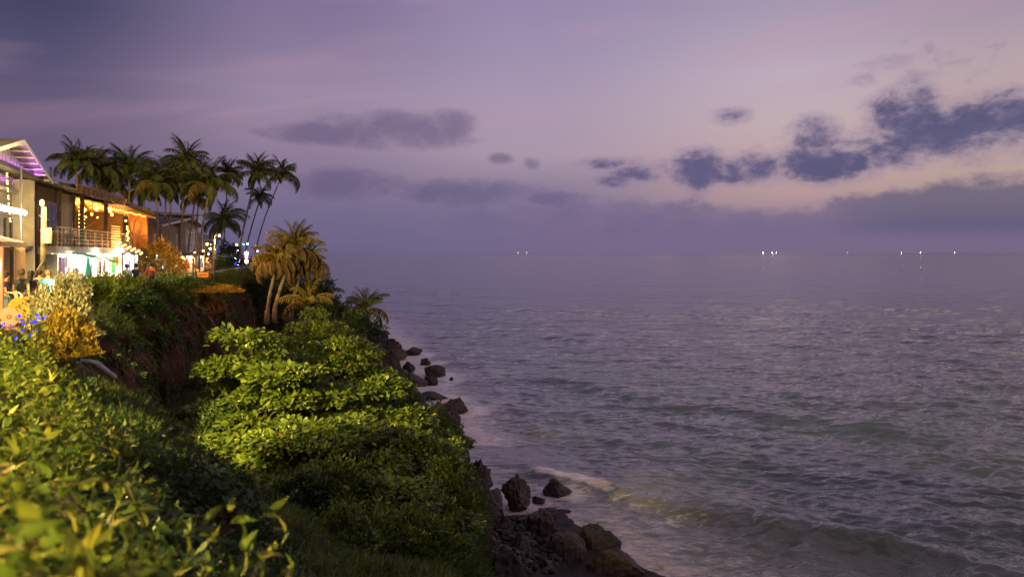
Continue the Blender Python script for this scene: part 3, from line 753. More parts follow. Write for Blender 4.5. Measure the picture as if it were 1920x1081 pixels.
# ---- palms: frond templates shared by every palm
def frond_mesh(name, length, droop, hang, seed, mat, nl=44):
    r = np.random.default_rng(seed)
    t = np.linspace(0, 1, 14)
    # rachis in the yz plane: starts rising, bends down
    ang_ = np.radians(62 - droop * t ** 1.15 * 1.0)
    y = np.concatenate([[0], np.cumsum(np.cos(ang_[:-1]))]) * length / 13; z = np.concatenate([[0], np.cumsum(np.sin(ang_[:-1]))]) * length / 13
    mb = MB(); mb.tube([(0, y[i], z[i]) for i in range(14)], [0.035 * (1 - 0.8 * a) for a in t], 4)
    V = [np.array(mb.v)]; F4 = [np.array([f for f in mb.f if len(f) == 4])]; cnt = len(mb.v)
    rn = [np.full(cnt, 0.8)]
    for s in (-1, 1):
        tt = np.linspace(0.16, 0.99, nl) + r.normal(0, 0.006, nl)
        tt = np.clip(tt, 0.1, 1)
        py = np.interp(tt, t, y); pz = np.interp(tt, t, z); aa = np.interp(tt, t, ang_)
        ll = length * 0.24 * (np.sin(np.pi * (0.12 + 0.83 * tt)) ** 0.6) * r.uniform(0.8, 1.1, nl)
        fw = np.stack([np.zeros(nl), np.cos(aa), np.sin(aa)], 1)
        d = fw * (0.55 + 0.5 * tt[:, None]) + np.array([s * 1.0, 0, -hang]) * r.uniform(0.8, 1.15, (nl, 1)) + r.normal(0, 0.1, (nl, 3))
        d /= np.linalg.norm(d, axis=1)[:, None]
        Rm = frames(d, np.array([[0, 0.3, 1.0]]).repeat(nl, 0))
        tv = np.array([(-0.05, 0, 0), (0.05, 0, 0), (0.055, 0.5, -0.06), (-0.055, 0.5, -0.06), (0.006, 1.0, -0.30 - 0.2 * hang), (-0.006, 1.0, -0.30 - 0.2 * hang)])
        tv[:, 0] *= 1.0
        vv = np.einsum('nij,kj->nki', Rm, tv) * ll[:, None, None] + np.stack([np.zeros(nl), py, pz], 1)[:, None]
        V.append(vv.reshape(-1, 3)); q = np.array([(0, 1, 2, 3), (3, 2, 4, 5)])
        F4.append((q[None] + (np.arange(nl) * 6)[:, None, None]).reshape(-1, 4) + cnt); cnt += nl * 6
        rn.append(np.repeat(r.uniform(0, 1, nl), 6))
    me = mesh_np(name, np.concatenate(V), np.concatenate(F4), False, {'rnd': np.concatenate(rn)}); me.materials.append(mat); return me
def frond_set(mat, dead, s0):
    return dict(up=[frond_mesh('frond', 1.0, 55, 0.15, s0 + k, mat) for k in range(2)],
                mid=[frond_mesh('frond', 1.0, 105, 0.45, s0 + 10 + k, mat) for k in range(3)],
                low=[frond_mesh('frond', 1.0, 150, 0.9, s0 + 20 + k, dead) for k in range(3)])
FR_G = frond_set(PALMG, PALMG, 300); FR_B = frond_set(PALMG, PALMD, 340); FR_Y = frond_set(PALMY, PALMD, 380)
FR_B['low'][0] = FR_G['low'][0]; FR_B['low'][1] = FR_G['low'][1]
NUT = surf('coconut_husk', (0.22, 0.13, 0.04), (0.10, 0.07, 0.02), 6, 0.6, 0.2)
nut_me = MB().ball((0, 0, 0), 0.12, 8, 6, 1.25).mesh('coconut', True); nut_me.materials.append(NUT)
def palm(px, py, bx, by, D, R, label, fr=FR_G, n=(8, 13, 8), seed=0, bend=0.6, trunk_r=0.13, nuts=5, group='coconut palms along the cliff'):
    """crown centre at photograph (px, py), trunk foot at (bx, by), depth D, crown radius R metres"""
    r = random.Random(seed + 5); top = P(px, py, D); b = P(bx, by, D)
    root = empty('coconut_palm', b, 0, label, 'palm tree', group)
    t = top - b
    side = Vector((t.x * 0.35 * bend, 0, 0))
    pts = []; rad = []
    for i in range(15):
        u = i / 14; p = t * u; p = Vector((t.x * (u ** (1 + 0.5 * bend)), t.y * u, t.z * u))
        pts.append(p); rad.append(trunk_r * (1.45 - 0.45 * min(1, u * 6)) * (1 - 0.35 * u) * (1.0 if i % 2 else 1.06))
    pts[0].z -= 0.8
    MB().tube(pts, rad, 8).build('trunk', PBARK, root, True)
    for kind, cnt in zip(('up', 'mid', 'low'), n):
        for k in range(cnt):
            a = 2 * math.pi * (k + r.uniform(-0.35, 0.35)) / cnt + {'up': 0.3, 'mid': 1.1, 'low': 2.0}[kind]
            o = link('frond', r.choice(fr[kind]), root)
            s = R * 1.12 * r.uniform(0.85, 1.15) * {'up': 1.0, 'mid': 1.12, 'low': 1.15}[kind]
            o.location = t + Vector((0, 0, {'up': 0.1, 'mid': 0.0, 'low': -0.1}[kind])); o.scale = (s, s, s)
            o.rotation_euler = Euler(({'up': 0.35, 'mid': 0.05, 'low': -0.5}[kind] + r.uniform(-0.32, 0.32), r.uniform(-0.4, 0.4), a), 'XYZ')
    for k in range(nuts):
        o = link('coconut', nut_me, root); a = r.uniform(0, 6.28); o.location = t + Vector((math.cos(a) * 0.2, math.sin(a) * 0.2, -0.25 - r.uniform(0, 0.25)))
    return root
# left group behind the restaurant
palm(143, 308, 150, 500, 84, 2.7, 'leftmost coconut palm above the grey flat roof', seed=1)
palm(182, 322, 176, 500, 88, 2.7, 'second coconut palm from the left, right behind the leftmost one', seed=2)
palm(243, 318, 240, 500, 92, 3.0, 'tall coconut palm right above the orange lit restaurant roof', seed=3)
palm(292, 345, 298, 490, 84, 2.6, 'shorter coconut palm behind the end of the restaurant', FR_B, seed=4)
palm(322, 352, 316, 485, 88, 2.6, 'brownish coconut palm with hanging dry fronds in the middle of the thicket', FR_B, (8, 12, 8), seed=5)
palm(268, 360, 276, 490, 95, 2.6, 'low dark coconut palm between the restaurant roof and the thicket', FR_B, seed=16)
palm(348, 308, 338, 490, 90, 2.9, 'highest coconut palm of the thicket over the tan villa', seed=6)
palm(394, 350, 372, 490, 86, 3.1, 'coconut palm with drooping fronds leaning over the tan villa roof', FR_B, (8, 13, 8), seed=7)
palm(366, 372, 352, 490, 96, 2.5, 'dark coconut palm behind the tan villa', FR_B, seed=17)
palm(428, 328, 420, 470, 120, 2.4, 'thin far coconut palm with a small round crown', seed=8, trunk_r=0.11)
palm(420, 418, 395, 500, 105, 3.0, 'low coconut palm beside the villa with fronds against the sky', seed=9)
palm(481, 328, 447, 490, 115, 3.2, 'tall leaning coconut palm, left one of the slender pair', seed=10, n=(7, 11, 6), trunk_r=0.17)
palm(488, 372, 458, 490, 118, 2.3, 'smaller coconut palm crown below the tall leaning one', seed=11, n=(6, 9, 5), trunk_r=0.14)
palm(528, 332, 478, 486, 120, 3.0, 'slender coconut palm leaning farthest right toward the sea', seed=12, n=(7, 11, 5), trunk_r=0.12, bend=0.9)
palm(212, 350, 214, 500, 93, 2.7, 'shadowy coconut palm behind the thatched roof ridge', FR_B, seed=21)
palm(312, 332, 308, 490, 97, 2.7, 'coconut palm rising behind the brownish one', seed=22)
palm(375, 335, 366, 490, 99, 2.5, 'coconut palm between the highest one and the drooping one', FR_B, seed=23)
# front trio on the slope
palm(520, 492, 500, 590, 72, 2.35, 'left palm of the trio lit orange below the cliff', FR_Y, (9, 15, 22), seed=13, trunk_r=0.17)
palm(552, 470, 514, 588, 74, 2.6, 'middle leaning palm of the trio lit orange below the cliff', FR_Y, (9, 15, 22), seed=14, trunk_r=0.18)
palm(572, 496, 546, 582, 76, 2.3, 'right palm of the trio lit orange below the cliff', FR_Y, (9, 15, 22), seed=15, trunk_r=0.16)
palm(580, 572, 580, 600, 70, 2.4, 'young yellowish palm growing behind the almond tree top', FR_Y, (7, 8, 2), seed=18, nuts=0)
palm(610, 552, 610, 590, 100, 2.2, 'small dark palm beyond the trio', FR_G, (6, 7, 3), seed=19, nuts=0)
palm(684, 584, 684, 625, 84, 2.6, 'palm at the shore standing against the sea', FR_B, (7, 8, 6), seed=20, nuts=2)

# ---- sea almond trees of the gully and the bank
def on(px, py, D): return P(px, py, D)
almond_tree((-14, 57, 5.4), P(590, 580, 56), 4.6, 3.0, 'sea almond tree with orange lit flat top below the trio of palms', 24, 31, 430)
almond_tree((-12.8, 40.8, 6.2), P(472, 602, 40), 3.0, 2.8, 'leftmost sea almond tree spreading over the gully', 24, 32, 430, low=0.15)
almond_tree((-10, 46.5, 5.4), P(625, 618, 46), 3.3, 2.8, 'sea almond tree in the middle of the row beside the far rocks', 22, 33, 420, low=0.3)
almond_tree((-9.6, 36.8, 6.0), P(556, 668, 36), 3.2, 2.5, 'broad sea almond tree in front with its leaves in level tiers', 28, 34, 430, low=0.12)
almond_tree((-6.6, 39, 5.0), P(690, 702, 38), 2.6, 2.2, 'sea almond tree right of the broad one, above the bank edge', 22, 37, 430, low=0.15)
almond_tree((-7.4, 31.8, 6.3), P(600, 772, 31), 3.0, 1.9, 'low spreading sea almond tree reaching over the dark gully floor', 28, 35, 430, low=0.05, lsize=0.27)
almond_tree((-4.9, 34.2, 4.8), P(742, 800, 33.5), 2.2, 1.8, 'small yellow green sea almond tree nearest the bank edge', 20, 36, 430, low=0.1, lsize=0.27)
almond_tree((-5.2, 28.4, 5.9), P(690, 882, 28), 2.5, 1.5, 'lowest sea almond tree just above the bottom edge', 22, 38, 430, low=0.0, lsize=0.25)
bank = 'bushes on the bank'
shrub('bank_shrub', 'dense dark green bush at the very bottom below the almond trees', (-3.6, 28.4, 4.9), (1.8, 1.4, 1.7), 8000, 41, GREEN, T_OVAL, 0.17, group=bank)
shrub('bank_shrub', 'rounded leafy bush in the bottom centre beside the grassy bank edge', (-2.9, 31.5, 4.3), (1.7, 1.6, 1.9), 8000, 42, GREEN, T_SMALL, 0.17, group=bank)
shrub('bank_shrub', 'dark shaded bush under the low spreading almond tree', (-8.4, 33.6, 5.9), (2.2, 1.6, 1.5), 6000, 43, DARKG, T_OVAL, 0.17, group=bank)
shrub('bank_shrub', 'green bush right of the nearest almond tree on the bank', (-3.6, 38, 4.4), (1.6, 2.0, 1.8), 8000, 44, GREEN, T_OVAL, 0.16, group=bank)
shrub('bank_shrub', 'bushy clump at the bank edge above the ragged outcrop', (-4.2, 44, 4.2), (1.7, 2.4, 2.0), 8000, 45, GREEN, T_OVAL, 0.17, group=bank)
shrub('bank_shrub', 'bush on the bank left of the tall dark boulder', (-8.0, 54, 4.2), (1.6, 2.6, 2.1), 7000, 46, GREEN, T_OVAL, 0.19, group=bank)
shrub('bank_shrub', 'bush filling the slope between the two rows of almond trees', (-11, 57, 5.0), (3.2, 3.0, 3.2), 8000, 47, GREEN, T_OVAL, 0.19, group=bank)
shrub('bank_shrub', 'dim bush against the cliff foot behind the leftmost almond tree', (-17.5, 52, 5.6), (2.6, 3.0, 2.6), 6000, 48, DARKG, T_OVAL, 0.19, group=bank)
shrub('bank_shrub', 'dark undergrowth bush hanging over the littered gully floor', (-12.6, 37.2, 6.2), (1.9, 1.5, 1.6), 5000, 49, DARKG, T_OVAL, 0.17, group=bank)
shrub('bank_shrub', 'rounded bush beside the palm at the shore', P(636, 612, 86), (2.9, 2.5, 2.4), 5000, 50, DARKG, T_SMALL, 0.24, group=bank)
shrub('bank_shrub', 'olive bush right below the palm at the shore', P(672, 628, 80), (2.2, 2.4, 1.9), 5000, 51, DARKG, T_SMALL, 0.22, group=bank)
shrub('bank_shrub', 'wide dark bush at the bottom left of the almond trees beside the gully grass', (-6.6, 27.6, 6.4), (1.7, 1.2, 1.2), 7000, 52, GREEN, T_OVAL, 0.16, group=bank)
shrub('bank_shrub', 'low leafy bush at the bottom edge in the centre', (-3.6, 25.2, 5.4), (2.0, 1.5, 1.35), 8000, 53, GREEN, T_SMALL, 0.17, group=bank)
shrub('bank_shrub', 'yellow green bush just above the bottom edge bush', (-4.2, 33.5, 4.8), (2.0, 1.6, 2.3), 9000, 54, GREEN, T_OVAL, 0.17, group=bank)
shrub('bank_shrub', 'leafy bush low at the bottom left of the almond trees', P(640, 1062, 24.2), (1.7, 1.3, 1.5), 8000, 55, GREEN, T_OVAL, 0.15, group=bank)
shrub('bank_shrub', 'shaded bush beside the fallen pole at the foot of the almond trees', P(560, 985, 26.6), (1.5, 1.2, 1.4), 7000, 56, DARKG, T_OVAL, 0.15, group=bank)
# dark trees behind the trio
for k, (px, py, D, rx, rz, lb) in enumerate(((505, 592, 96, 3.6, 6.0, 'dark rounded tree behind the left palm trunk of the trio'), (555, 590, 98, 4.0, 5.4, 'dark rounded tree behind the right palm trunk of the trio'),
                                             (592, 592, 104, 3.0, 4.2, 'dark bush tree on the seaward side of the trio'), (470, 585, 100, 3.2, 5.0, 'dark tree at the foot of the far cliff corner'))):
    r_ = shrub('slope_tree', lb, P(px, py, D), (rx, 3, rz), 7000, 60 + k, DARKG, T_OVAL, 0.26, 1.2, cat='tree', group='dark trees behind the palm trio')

# ---- grass and creepers
def sample_grid(rows_, cols, n, r):
    """random points on the terrain grid between row and column ranges"""
    a = r.uniform(rows_[0], rows_[1] - 1e-3, n); b = r.uniform(cols[0], cols[1] - 1e-3, n)
    i = a.astype(int); j = b.astype(int); u = (a - i)[:, None]; w = (b - j)[:, None]
    i2 = np.minimum(i + 1, len(G) - 1); j2 = np.minimum(j + 1, NS - 1)
    return (G[i, j] * (1 - u) + G[i2, j] * u) * (1 - w) + (G[i, j2] * (1 - u) + G[i2, j2] * u) * w, a, b
def col_of(D): return int(np.argmin(np.abs(lip[:, 1] - D)))
def grass(name, label, rows_, D0, D1, n, size, mat, seed, lean=(0, 0, 1.0), droop=0.0, mask=None, spread=0.45, wid=1.0):
    r = np.random.default_rng(seed)
    p, a, b = sample_grid(rows_, (col_of(D0), col_of(D1)), n, r)
    keep = np.ones(n, bool)
    nz = fbm(p * 0.6, 3, seed)
    if mask is not None: keep = nz > mask
    p = p[keep]; nz = nz[keep]; b = b[keep].astype(int); m = len(p)
    out_ = np.concatenate([-inl[b], np.zeros((m, 1))], 1)
    d = np.array(lean)[None] + out_ * droop + r.normal(0, spread, (m, 3))
    up = out_ * 0.6 + np.array([0, 0, 0.5]) + r.normal(0, 0.4, (m, 3))
    T = (T_BLADE[0] * np.array([wid, 1, 1]), T_BLADE[1])
    o = leaves(name, p - np.array([0, 0, 0.03]), d, up, size * r.uniform(0.5, 1.25, m) * (1 + 0.7 * nz), T, np.clip(r.beta(2, 2, m) + nz * 0.4, 0, 1), mat); tag(o, label, 'grass', kind='stuff')
    return o
LIP = 7; BASE = 37
grass('lip_grass', 'green grass growing along the top edge of the red cliff', (LIP - 0.8, LIP + 9), 29, 112, 30000, 0.55, GRASS, 71, (0, 0, 0.7), 0.8, None, 0.4, 1.3)
grass('hanging_grass', 'dry olive grass and creepers hanging down the cliff face', (LIP + 2, LIP + 26), 24, 112, 26000, 0.7, DRYG, 72, (0, 0, -1.0), 0.35, -0.06, 0.22, 1.5)
grass('hanging_creeper', 'dull green creepers streaking the lower cliff face', (LIP + 4, BASE - 2), 27, 112, 30000, 0.5, GRASS, 73, (0, 0, -0.9), 0.45, -0.08, 0.4, 1.8)
grass('slope_grass', 'short green grass on the near slope of the gully', (LIP + 5, BASE + 12), 2, 18, 60000, 0.34, GRASS, 74, (0, 0, 0.8), 0.5, None, 0.5, 1.5)
grass('gully_grass', 'dark grass on the gully floor', (BASE + 0.5, BASE + 24), 6, 75, 60000, 0.34, GRASS, 75, (0, 0, 0.8), 0.3, -0.2, 0.5, 1.5)
grass('bank_grass', 'long wispy grass spilling over the edge of the bank above the rocks', (BASE + 19, BASE + 34), 10, 80, 70000, 0.62, GRASS, 76, (0, 0, 0.75), 0.75, None, 0.38, 1.2)

def creeper(name, label, rows_, D0, D1, n, size, mat, seed, mask):
    r = np.random.default_rng(seed); p, a, b = sample_grid(rows_, (col_of(D0), col_of(D1)), n, r)
    nz = fbm(p * np.array([0.5, 0.5, 0.9]), 3, seed); k_ = nz > mask; p = p[k_]; nz = nz[k_]; b = b[k_].astype(int); m = len(p)
    out_ = np.concatenate([-inl[b], np.zeros((m, 1))], 1)
    p = p + out_ * (r.uniform(0, 0.45, m) * np.clip((nz - mask) * 4, 0.1, 1))[:, None]
    o = leaves(name, p, out_ * 0.7 + np.array([0, 0, -0.2]) + r.normal(0, 0.6, (m, 3)), out_ + np.array([0, 0, 0.6]) + r.normal(0, 0.4, (m, 3)), size * r.uniform(0.5, 1.3, m), T_SMALL, np.clip(r.beta(2, 2.2, m), 0, 1), mat); tag(o, label, 'creeper', kind='stuff')
creeper('cliff_creeper', 'leafy green creepers tumbling over the top of the cliff face', (LIP - 0.5, LIP + 13), 24, 112, 46000, 0.2, VINE, 77, 0.0)
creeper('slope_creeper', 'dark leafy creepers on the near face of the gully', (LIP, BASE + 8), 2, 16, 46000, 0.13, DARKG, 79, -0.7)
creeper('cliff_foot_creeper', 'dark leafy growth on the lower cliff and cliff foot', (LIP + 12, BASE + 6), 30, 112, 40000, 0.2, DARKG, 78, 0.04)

# ---- creeper hedge in the foreground, on the lip beside the photographer
hr = np.random.default_rng(90)
FLOWER = surf('peach_petal', (0.72, 0.50, 0.33), (0.55, 0.33, 0.18), 6, 0.6, 0.1)
def hedge_surface(n, D0, D1, r):
    j = np.clip(np.interp(r.uniform(D0, D1, n), lip[:, 1], np.arange(NS)), 0, NS - 2); ji = j.astype(int); w = (j - ji)[:, None]
    L = lip[ji] * (1 - w) + lip[ji + 1] * w; IN = inl[ji]
    across = r.uniform(-0.9, 3.0, n)                     # metres inland of the lip
    hgt = 0.48 * np.clip(1 - ((across - 0.9) / 2.5) ** 2, -1.4, 1)
    out_ = np.where(across < 0, across, 0)
    L = L.copy(); L[:, :2] += IN * across[:, None]
    L[:, 2] += hgt + out_ * 0.75
    lumps = fbm(L * np.array([0.8, 0.8, 0.5]), 3, 5) * 1.2 - np.abs(fbm(L * np.array([1.5, 1.5, 0.6]), 2, 12)) * 1.5 + 0.25 + fbm(L * 2.6, 2, 8) * 0.5
    L[:, 2] += lumps
    nrm = np.concatenate([-IN * (0.25 + np.where(across < 0.3, 0.7, 0))[:, None], np.full((n, 1), 0.9)], 1)
    return L, nrm, lumps, across
def hedge(name, label, D0, D1, n, lsize, T, seed, nleaf=0, flowers=0, stems=0):
    r = np.random.default_rng(seed)
    c = lip[col_of((D0 + D1) / 2)]
    root = empty(name, (c[0], c[1], c[2]), 0, label, 'shrub')
    o0 = np.array(c)
    p, nrm, lumps, ac = hedge_surface(n, D0, D1, r)
    p = p - o0; p[:, 2] -= r.uniform(0, 1, n) ** 1.4 * 0.75
    d = nrm * 0.6 + r.normal(0, 0.65, (n, 3)) + np.array([0, 0, 0.1])
    up = nrm + r.normal(0, 0.45, (n, 3))
    o = leaves('foliage', p, d, up, lsize * r.uniform(0.55, 1.25, n), T, np.clip(r.beta(1.3, 1.7, n) + lumps * 0.25, 0, 1), VINE, root, True); tag(o, kind='stuff')
    if nleaf:
        protos = []
        for k in range(4):
            vv, ff = T; vv = vv * np.array([r.uniform(0.9, 1.25), 1, r.uniform(0.5, 1.4)])
            me = mesh_np('leaf', vv, ff, True, {'rnd': np.full(len(vv), (0.5, 0.75, 0.9, 1.0)[k])}); me.materials.append(VINE); protos.append(me)
        p, nrm, lumps, ac = hedge_surface(nleaf, D0, D1, r); p = p - o0
        for k in range(nleaf):
            lf = link('leaf', protos[int(r.integers(4))], root); lf.location = p[k] + np.array([0, 0, 0.03]); s = lsize * r.uniform(0.7, 1.25)
            lf.scale = (s, s, s); dd = Vector(nrm[k] * 0.7 + r.normal(0, 0.6, 3)); lf.rotation_euler = dd.to_track_quat('Y', 'Z').to_euler()
    for k in range(stems):
        p, nrm, lumps, ac = hedge_surface(1, D0, D1, r); a = Vector(p[0] - o0); q = Vector(r.normal(0, 0.22, 3)); q.z = abs(q.z) * 0.5 + 0.12
        MB().tube([a - Vector((0, 0, 0.2)), a + q * 0.4 + Vector((0, 0, 0.05)), a + q * 0.9 + Vector((0, 0, 0.06)), a + q * 1.5], [0.006, 0.005, 0.004, 0.002], 5).build('stem', M['vine_stem'], root, True)
    if flowers:
        for k in range(flowers):
            p, nrm, lumps, ac = hedge_surface(1, D0, D1, r); a = Vector(p[0] - o0) + Vector((0, 0, 0.05))
            f = link('flower', flower_me, root); f.location = a; f.rotation_euler = (r.uniform(-.8, .8), r.uniform(-.8, .8), r.uniform(0, 6)); s = r.uniform(0.55, 0.85); f.scale = (s, s, s)
    return root
surf('vine_stem', (0.22, 0.17, 0.05), (0.12, 0.10, 0.03), 8, 0.7, 0.2)
def make_flower():
    vs_, fs_ = [], []; 
    mb = MB()
    for k in range(5):
        a = 2 * math.pi * k / 5; c, s = math.cos(a), math.sin(a)
        pts = [(0.006, 0, 0), (0.022, 0.016, 0.016), (0.042, 0.014, 0.020), (0.046, 0, 0.016), (0.042, -0.014, 0.020), (0.022, -0.016, 0.016)]
        mb.add([(x * c - y * s, x * s + y * c, z) for x, y, z in pts], [tuple(range(6))])
    mb.ball((0, 0, 0.008), 0.010, 6, 4)
    me = mb.mesh('flower', True); me.materials.append(FLOWER); return me
flower_me = make_flower()
hedge('creeper_hedge', 'blurred leafy creeper nearest the camera in the bottom left corner', 2.0, 6.2, 14000, 0.10, T_OVATE, 91, 290, 9, 9)
hedge('creeper_hedge', 'creeper hedge on the cliff edge behind the nearest leafy creeper', 6.0, 11.0, 14000, 0.115, T_OVATE, 92, 200, 4, 8)
hedge('creeper_hedge', 'green hedge in shadow below the golden bush at the left edge', 10.6, 19.5, 17000, 0.13, T_SMALL, 93)
# shrubs on the cliff edge
edge = 'shrubs along the cliff edge'
shrub('pale_shrub', 'pale cream flowering shrub beside the people at the cliff edge', P(120, 632, 21.5), (0.85, 0.8, 1.65), 6500, 101, PALE, T_SMALL, 0.11, 0.8, group=edge, upw=1.2)
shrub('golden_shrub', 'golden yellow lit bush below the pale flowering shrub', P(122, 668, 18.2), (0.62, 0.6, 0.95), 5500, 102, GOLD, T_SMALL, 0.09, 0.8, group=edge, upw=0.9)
for k, (px, py, D, rx, rz, mt, lb) in enumerate((
    (180, 566, 33, 1.1, 0.95, VINE, 'yellow green bush on the edge right of the pale flowering shrub'), (222, 556, 40, 1.4, 1.0, VINE, 'leafy bush on the edge in front of the clothes stall'),
    (275, 548, 48, 1.3, 0.8, VINE, 'low bush on the edge below the four walkers'), (322, 540, 56, 1.8, 0.85, VINE, 'bright green lit bush on the edge below the golden tree'),
    (358, 535, 62, 1.6, 0.6, DARKG, 'brownish green bush right of the bright lit one'), (415, 532, 80, 1.9, 1.1, GRASS, 'bright green grassy mound near the far cliff corner'),
    (445, 530, 92, 1.8, 1.4, DRYG, 'dull dry bush at the far cliff corner'), (250, 570, 38, 1.0, 0.5, DARKG, 'dark tuft hanging below the edge bushes'))):
    shrub('edge_shrub', lb, P(px, py, D), (rx, rx * 0.8, rz), 4500, 110 + k, mt, T_SMALL if mt is not GRASS else (T_BLADE[0] * np.array([2, 2.2, 2.2]), T_BLADE[1]), 0.15, 0.9, group=edge, upw=0.8)
golden = shrub('lamplit_tree', 'round golden lit tree in front of the tan villa', P(303, 520, 66), (1.7, 1.5, 2.9), 6500, 130, GOLD, T_SMALL, 0.2, 0.9, cat='tree', group=None, upw=0.5)
shrub('edge_shrub', 'orange lit dry grass patch along the far edge', P(408, 548, 72), (2.2, 1.2, 0.55), 4000, 131, GOLD, (T_BLADE[0] * np.array([2, 2, 2]), T_BLADE[1]), 0.16, 0.9, group=edge, upw=0.8)
shrub('edge_shrub', 'dark shrub standing out behind the balcony lamps of the villa', P(430, 500, 104), (1.6, 1.5, 2.9), 4000, 132, DARKG, T_SMALL, 0.25, 0.9, group=edge, upw=0.8)
# ------------------------------------------------------------------ buildings on the cliff top
GZ = 12.6
CREAM = surf('cream_board', (0.62, 0.55, 0.42), (0.50, 0.43, 0.32), 2, 0.7, 0.15)
CORR = surf('corrugated_sheet', (0.55, 0.53, 0.50), (0.38, 0.36, 0.33), 1.5, 0.45, 0.1, metal=0.2)
RUSTR = surf('roof_sheet', (0.20, 0.18, 0.16), (0.11, 0.10, 0.09), 1.2, 0.6, 0.2, metal=0.2)
DARKW = surf('dark_timber', (0.075, 0.05, 0.035), (0.03, 0.02, 0.014), 2, 0.7, 0.3, stretch=(1, 1, 6))
BAMB = surf('bamboo', (0.40, 0.20, 0.07), (0.19, 0.09, 0.03), 3, 0.6, 0.3, stretch=(1, 1, 5))
TAN = surf('tan_plaster', (0.30, 0.23, 0.17), (0.24, 0.18, 0.13), 1.5, 0.85, 0.15)
WHITEP = surf('white_plaster', (0.68, 0.66, 0.62), (0.55, 0.53, 0.50), 2, 0.8, 0.1)
GREYC = surf('grey_concrete', (0.24, 0.23, 0.22), (0.15, 0.145, 0.14), 1.5, 0.85, 0.2)
THATCH = surf('thatch', (0.24, 0.155, 0.075), (0.09, 0.055, 0.025), 3, 0.95, 0.9, 20, stretch=(4, 1, 1))
CLOTHT = surf('tan_curtain', (0.48, 0.33, 0.17), (0.34, 0.22, 0.10), 2, 0.9, 0.2)
GREENC = surf('green_tarpaulin', (0.02, 0.26, 0.13), (0.012, 0.17, 0.085), 2, 0.5, 0.2)
METAL = surf('painted_steel', (0.30, 0.30, 0.31), (0.2, 0.2, 0.2), 4, 0.5, 0.1, metal=0.4)
DMETAL = surf('dark_steel', (0.07, 0.065, 0.065), (0.04, 0.04, 0.04), 4, 0.5, 0.1, metal=0.4)
YPOLE = surf('weathered_pole', (0.26, 0.20, 0.11), (0.16, 0.12, 0.07), 4, 0.8, 0.2)
G_TUBE = glow('tube_glow', (1.0, 0.86, 0.62), 70); G_WARM = glow('warm_bulb', (1.0, 0.42, 0.08), 9); G_WHITE = glow('white_bulb', (1.0, 0.95, 0.9), 60)
G_BLUE = glow('blue_bulb', (0.004, 0.02, 1.0), 6); G_PINK = glow('pink_bulb', (1.0, 0.25, 0.55), 14); G_PURP = glow('purple_tube', (0.55, 0.12, 1.0), 120)
G_GREEN = glow('green_bulb', (0.1, 1.0, 0.5), 10); G_AMB = glow('amber_bulb', (1.0, 0.6, 0.1), 25); G_RED = glow('red_bulb', (1.0, 0.15, 0.08), 14)
def glass_mat():
    m, n, out = material('window_glass')
    b = bsdf(n, Base_Color=(0.03, 0.035, 0.04, 1), Roughness=0.06, Specular_IOR_Level=0.7)
    n.links.new(b.outputs[0], out.inputs[0]); return m
GLASS = glass_mat()
class Bld:
    """a building frame: local x along the front (receding), y inland, z above the path"""
    def __init__(s, name, label, A, B, cat='building'):
        s.A = Vector((A[0], A[1], 0)); s.B = Vector((B[0], B[1], 0)); d = s.B - s.A; s.L = d.length; s.d = d.normalized(); s.n = Vector((-s.d.y, s.d.x, 0))
        s.rz = math.atan2(s.d.y, s.d.x); s.root = empty(name, (A[0], A[1], GZ), s.rz, label, cat)
    def x(s, px, y=0.0):
        q = (px - 960) / FP; a = s.A + s.n * y
        return (q * a.y - a.x) / (s.d.x - q * s.d.y)
    def z(s, py, x, y=0.0):
        w = s.A + s.d * x + s.n * y; return H + (HY - py) / FP * w.y - GZ
    def w(s, x, y, z): return s.A + s.d * x + s.n * y + Vector((0, 0, GZ + z))
def lightpt(loc, power, col, parent=None, size=0.1, name='bulb_light'):
    ld = bpy.data.lights.new(name, 'POINT'); ld.energy = power; ld.color = col; ld.shadow_soft_size = size
    o = bpy.data.objects.new(name, ld); C.objects.link(o)
    if parent is not None: o.parent = parent
    o.location = loc; return o
def corrugated(p, u, v, n, amp, name, mat, parent):
    """sheet p + u (length with n waves) + v, waves along the normal"""
    p, u, v = Vector(p), Vector(u), Vector(v); nn = u.cross(v).normalized() * amp; mb = MB(); vs_ = []
    m = n * 4
    for j in (0, 1):
        for i in range(m + 1):
            vs_.append(p + u * (i / m) + v * j + nn * math.sin(i * math.pi / 2))
    mb.add(vs_, [(i, i + 1, m + 2 + i, m + 1 + i) for i in range(m)])
    return mb.build(name, mat, parent, True)

# --- white boarded house with the purple gable, at the left edge
b1 = Bld('gabled_house', 'cream boarded house with purple lit gable at the left edge', (-19.65, 28), (-24.15, 40.4))
L1 = b1.L; pk = b1.x(8); eave = 6.15; ridge = b1.z(262, pk)
r1 = b1.root
wallb = MB().box(-1, L1 - 0.15, 0.92, 1.05, 0.0, eave).build('wall', CREAM, r1)
nb = 12; bme = MB().box(0, L1 + 0.85, -0.03, 0.0, 0.01, 0.265).mesh('board'); bme.materials.append(CREAM)
for k in range(nb):
    o = link('board', bme, wallb); o.location = (-1, 0.915 + 0.004 * (k % 2), 2.75 + k * 0.285)
MB().box(L1 - 0.12, L1, -0.05, 4.5, 0.0, eave - 0.1).build('end_wall', CREAM, r1)
MB().box(-1, L1, 0.0, 6, 2.55, 2.72).build('floor_slab', GREYC, r1)
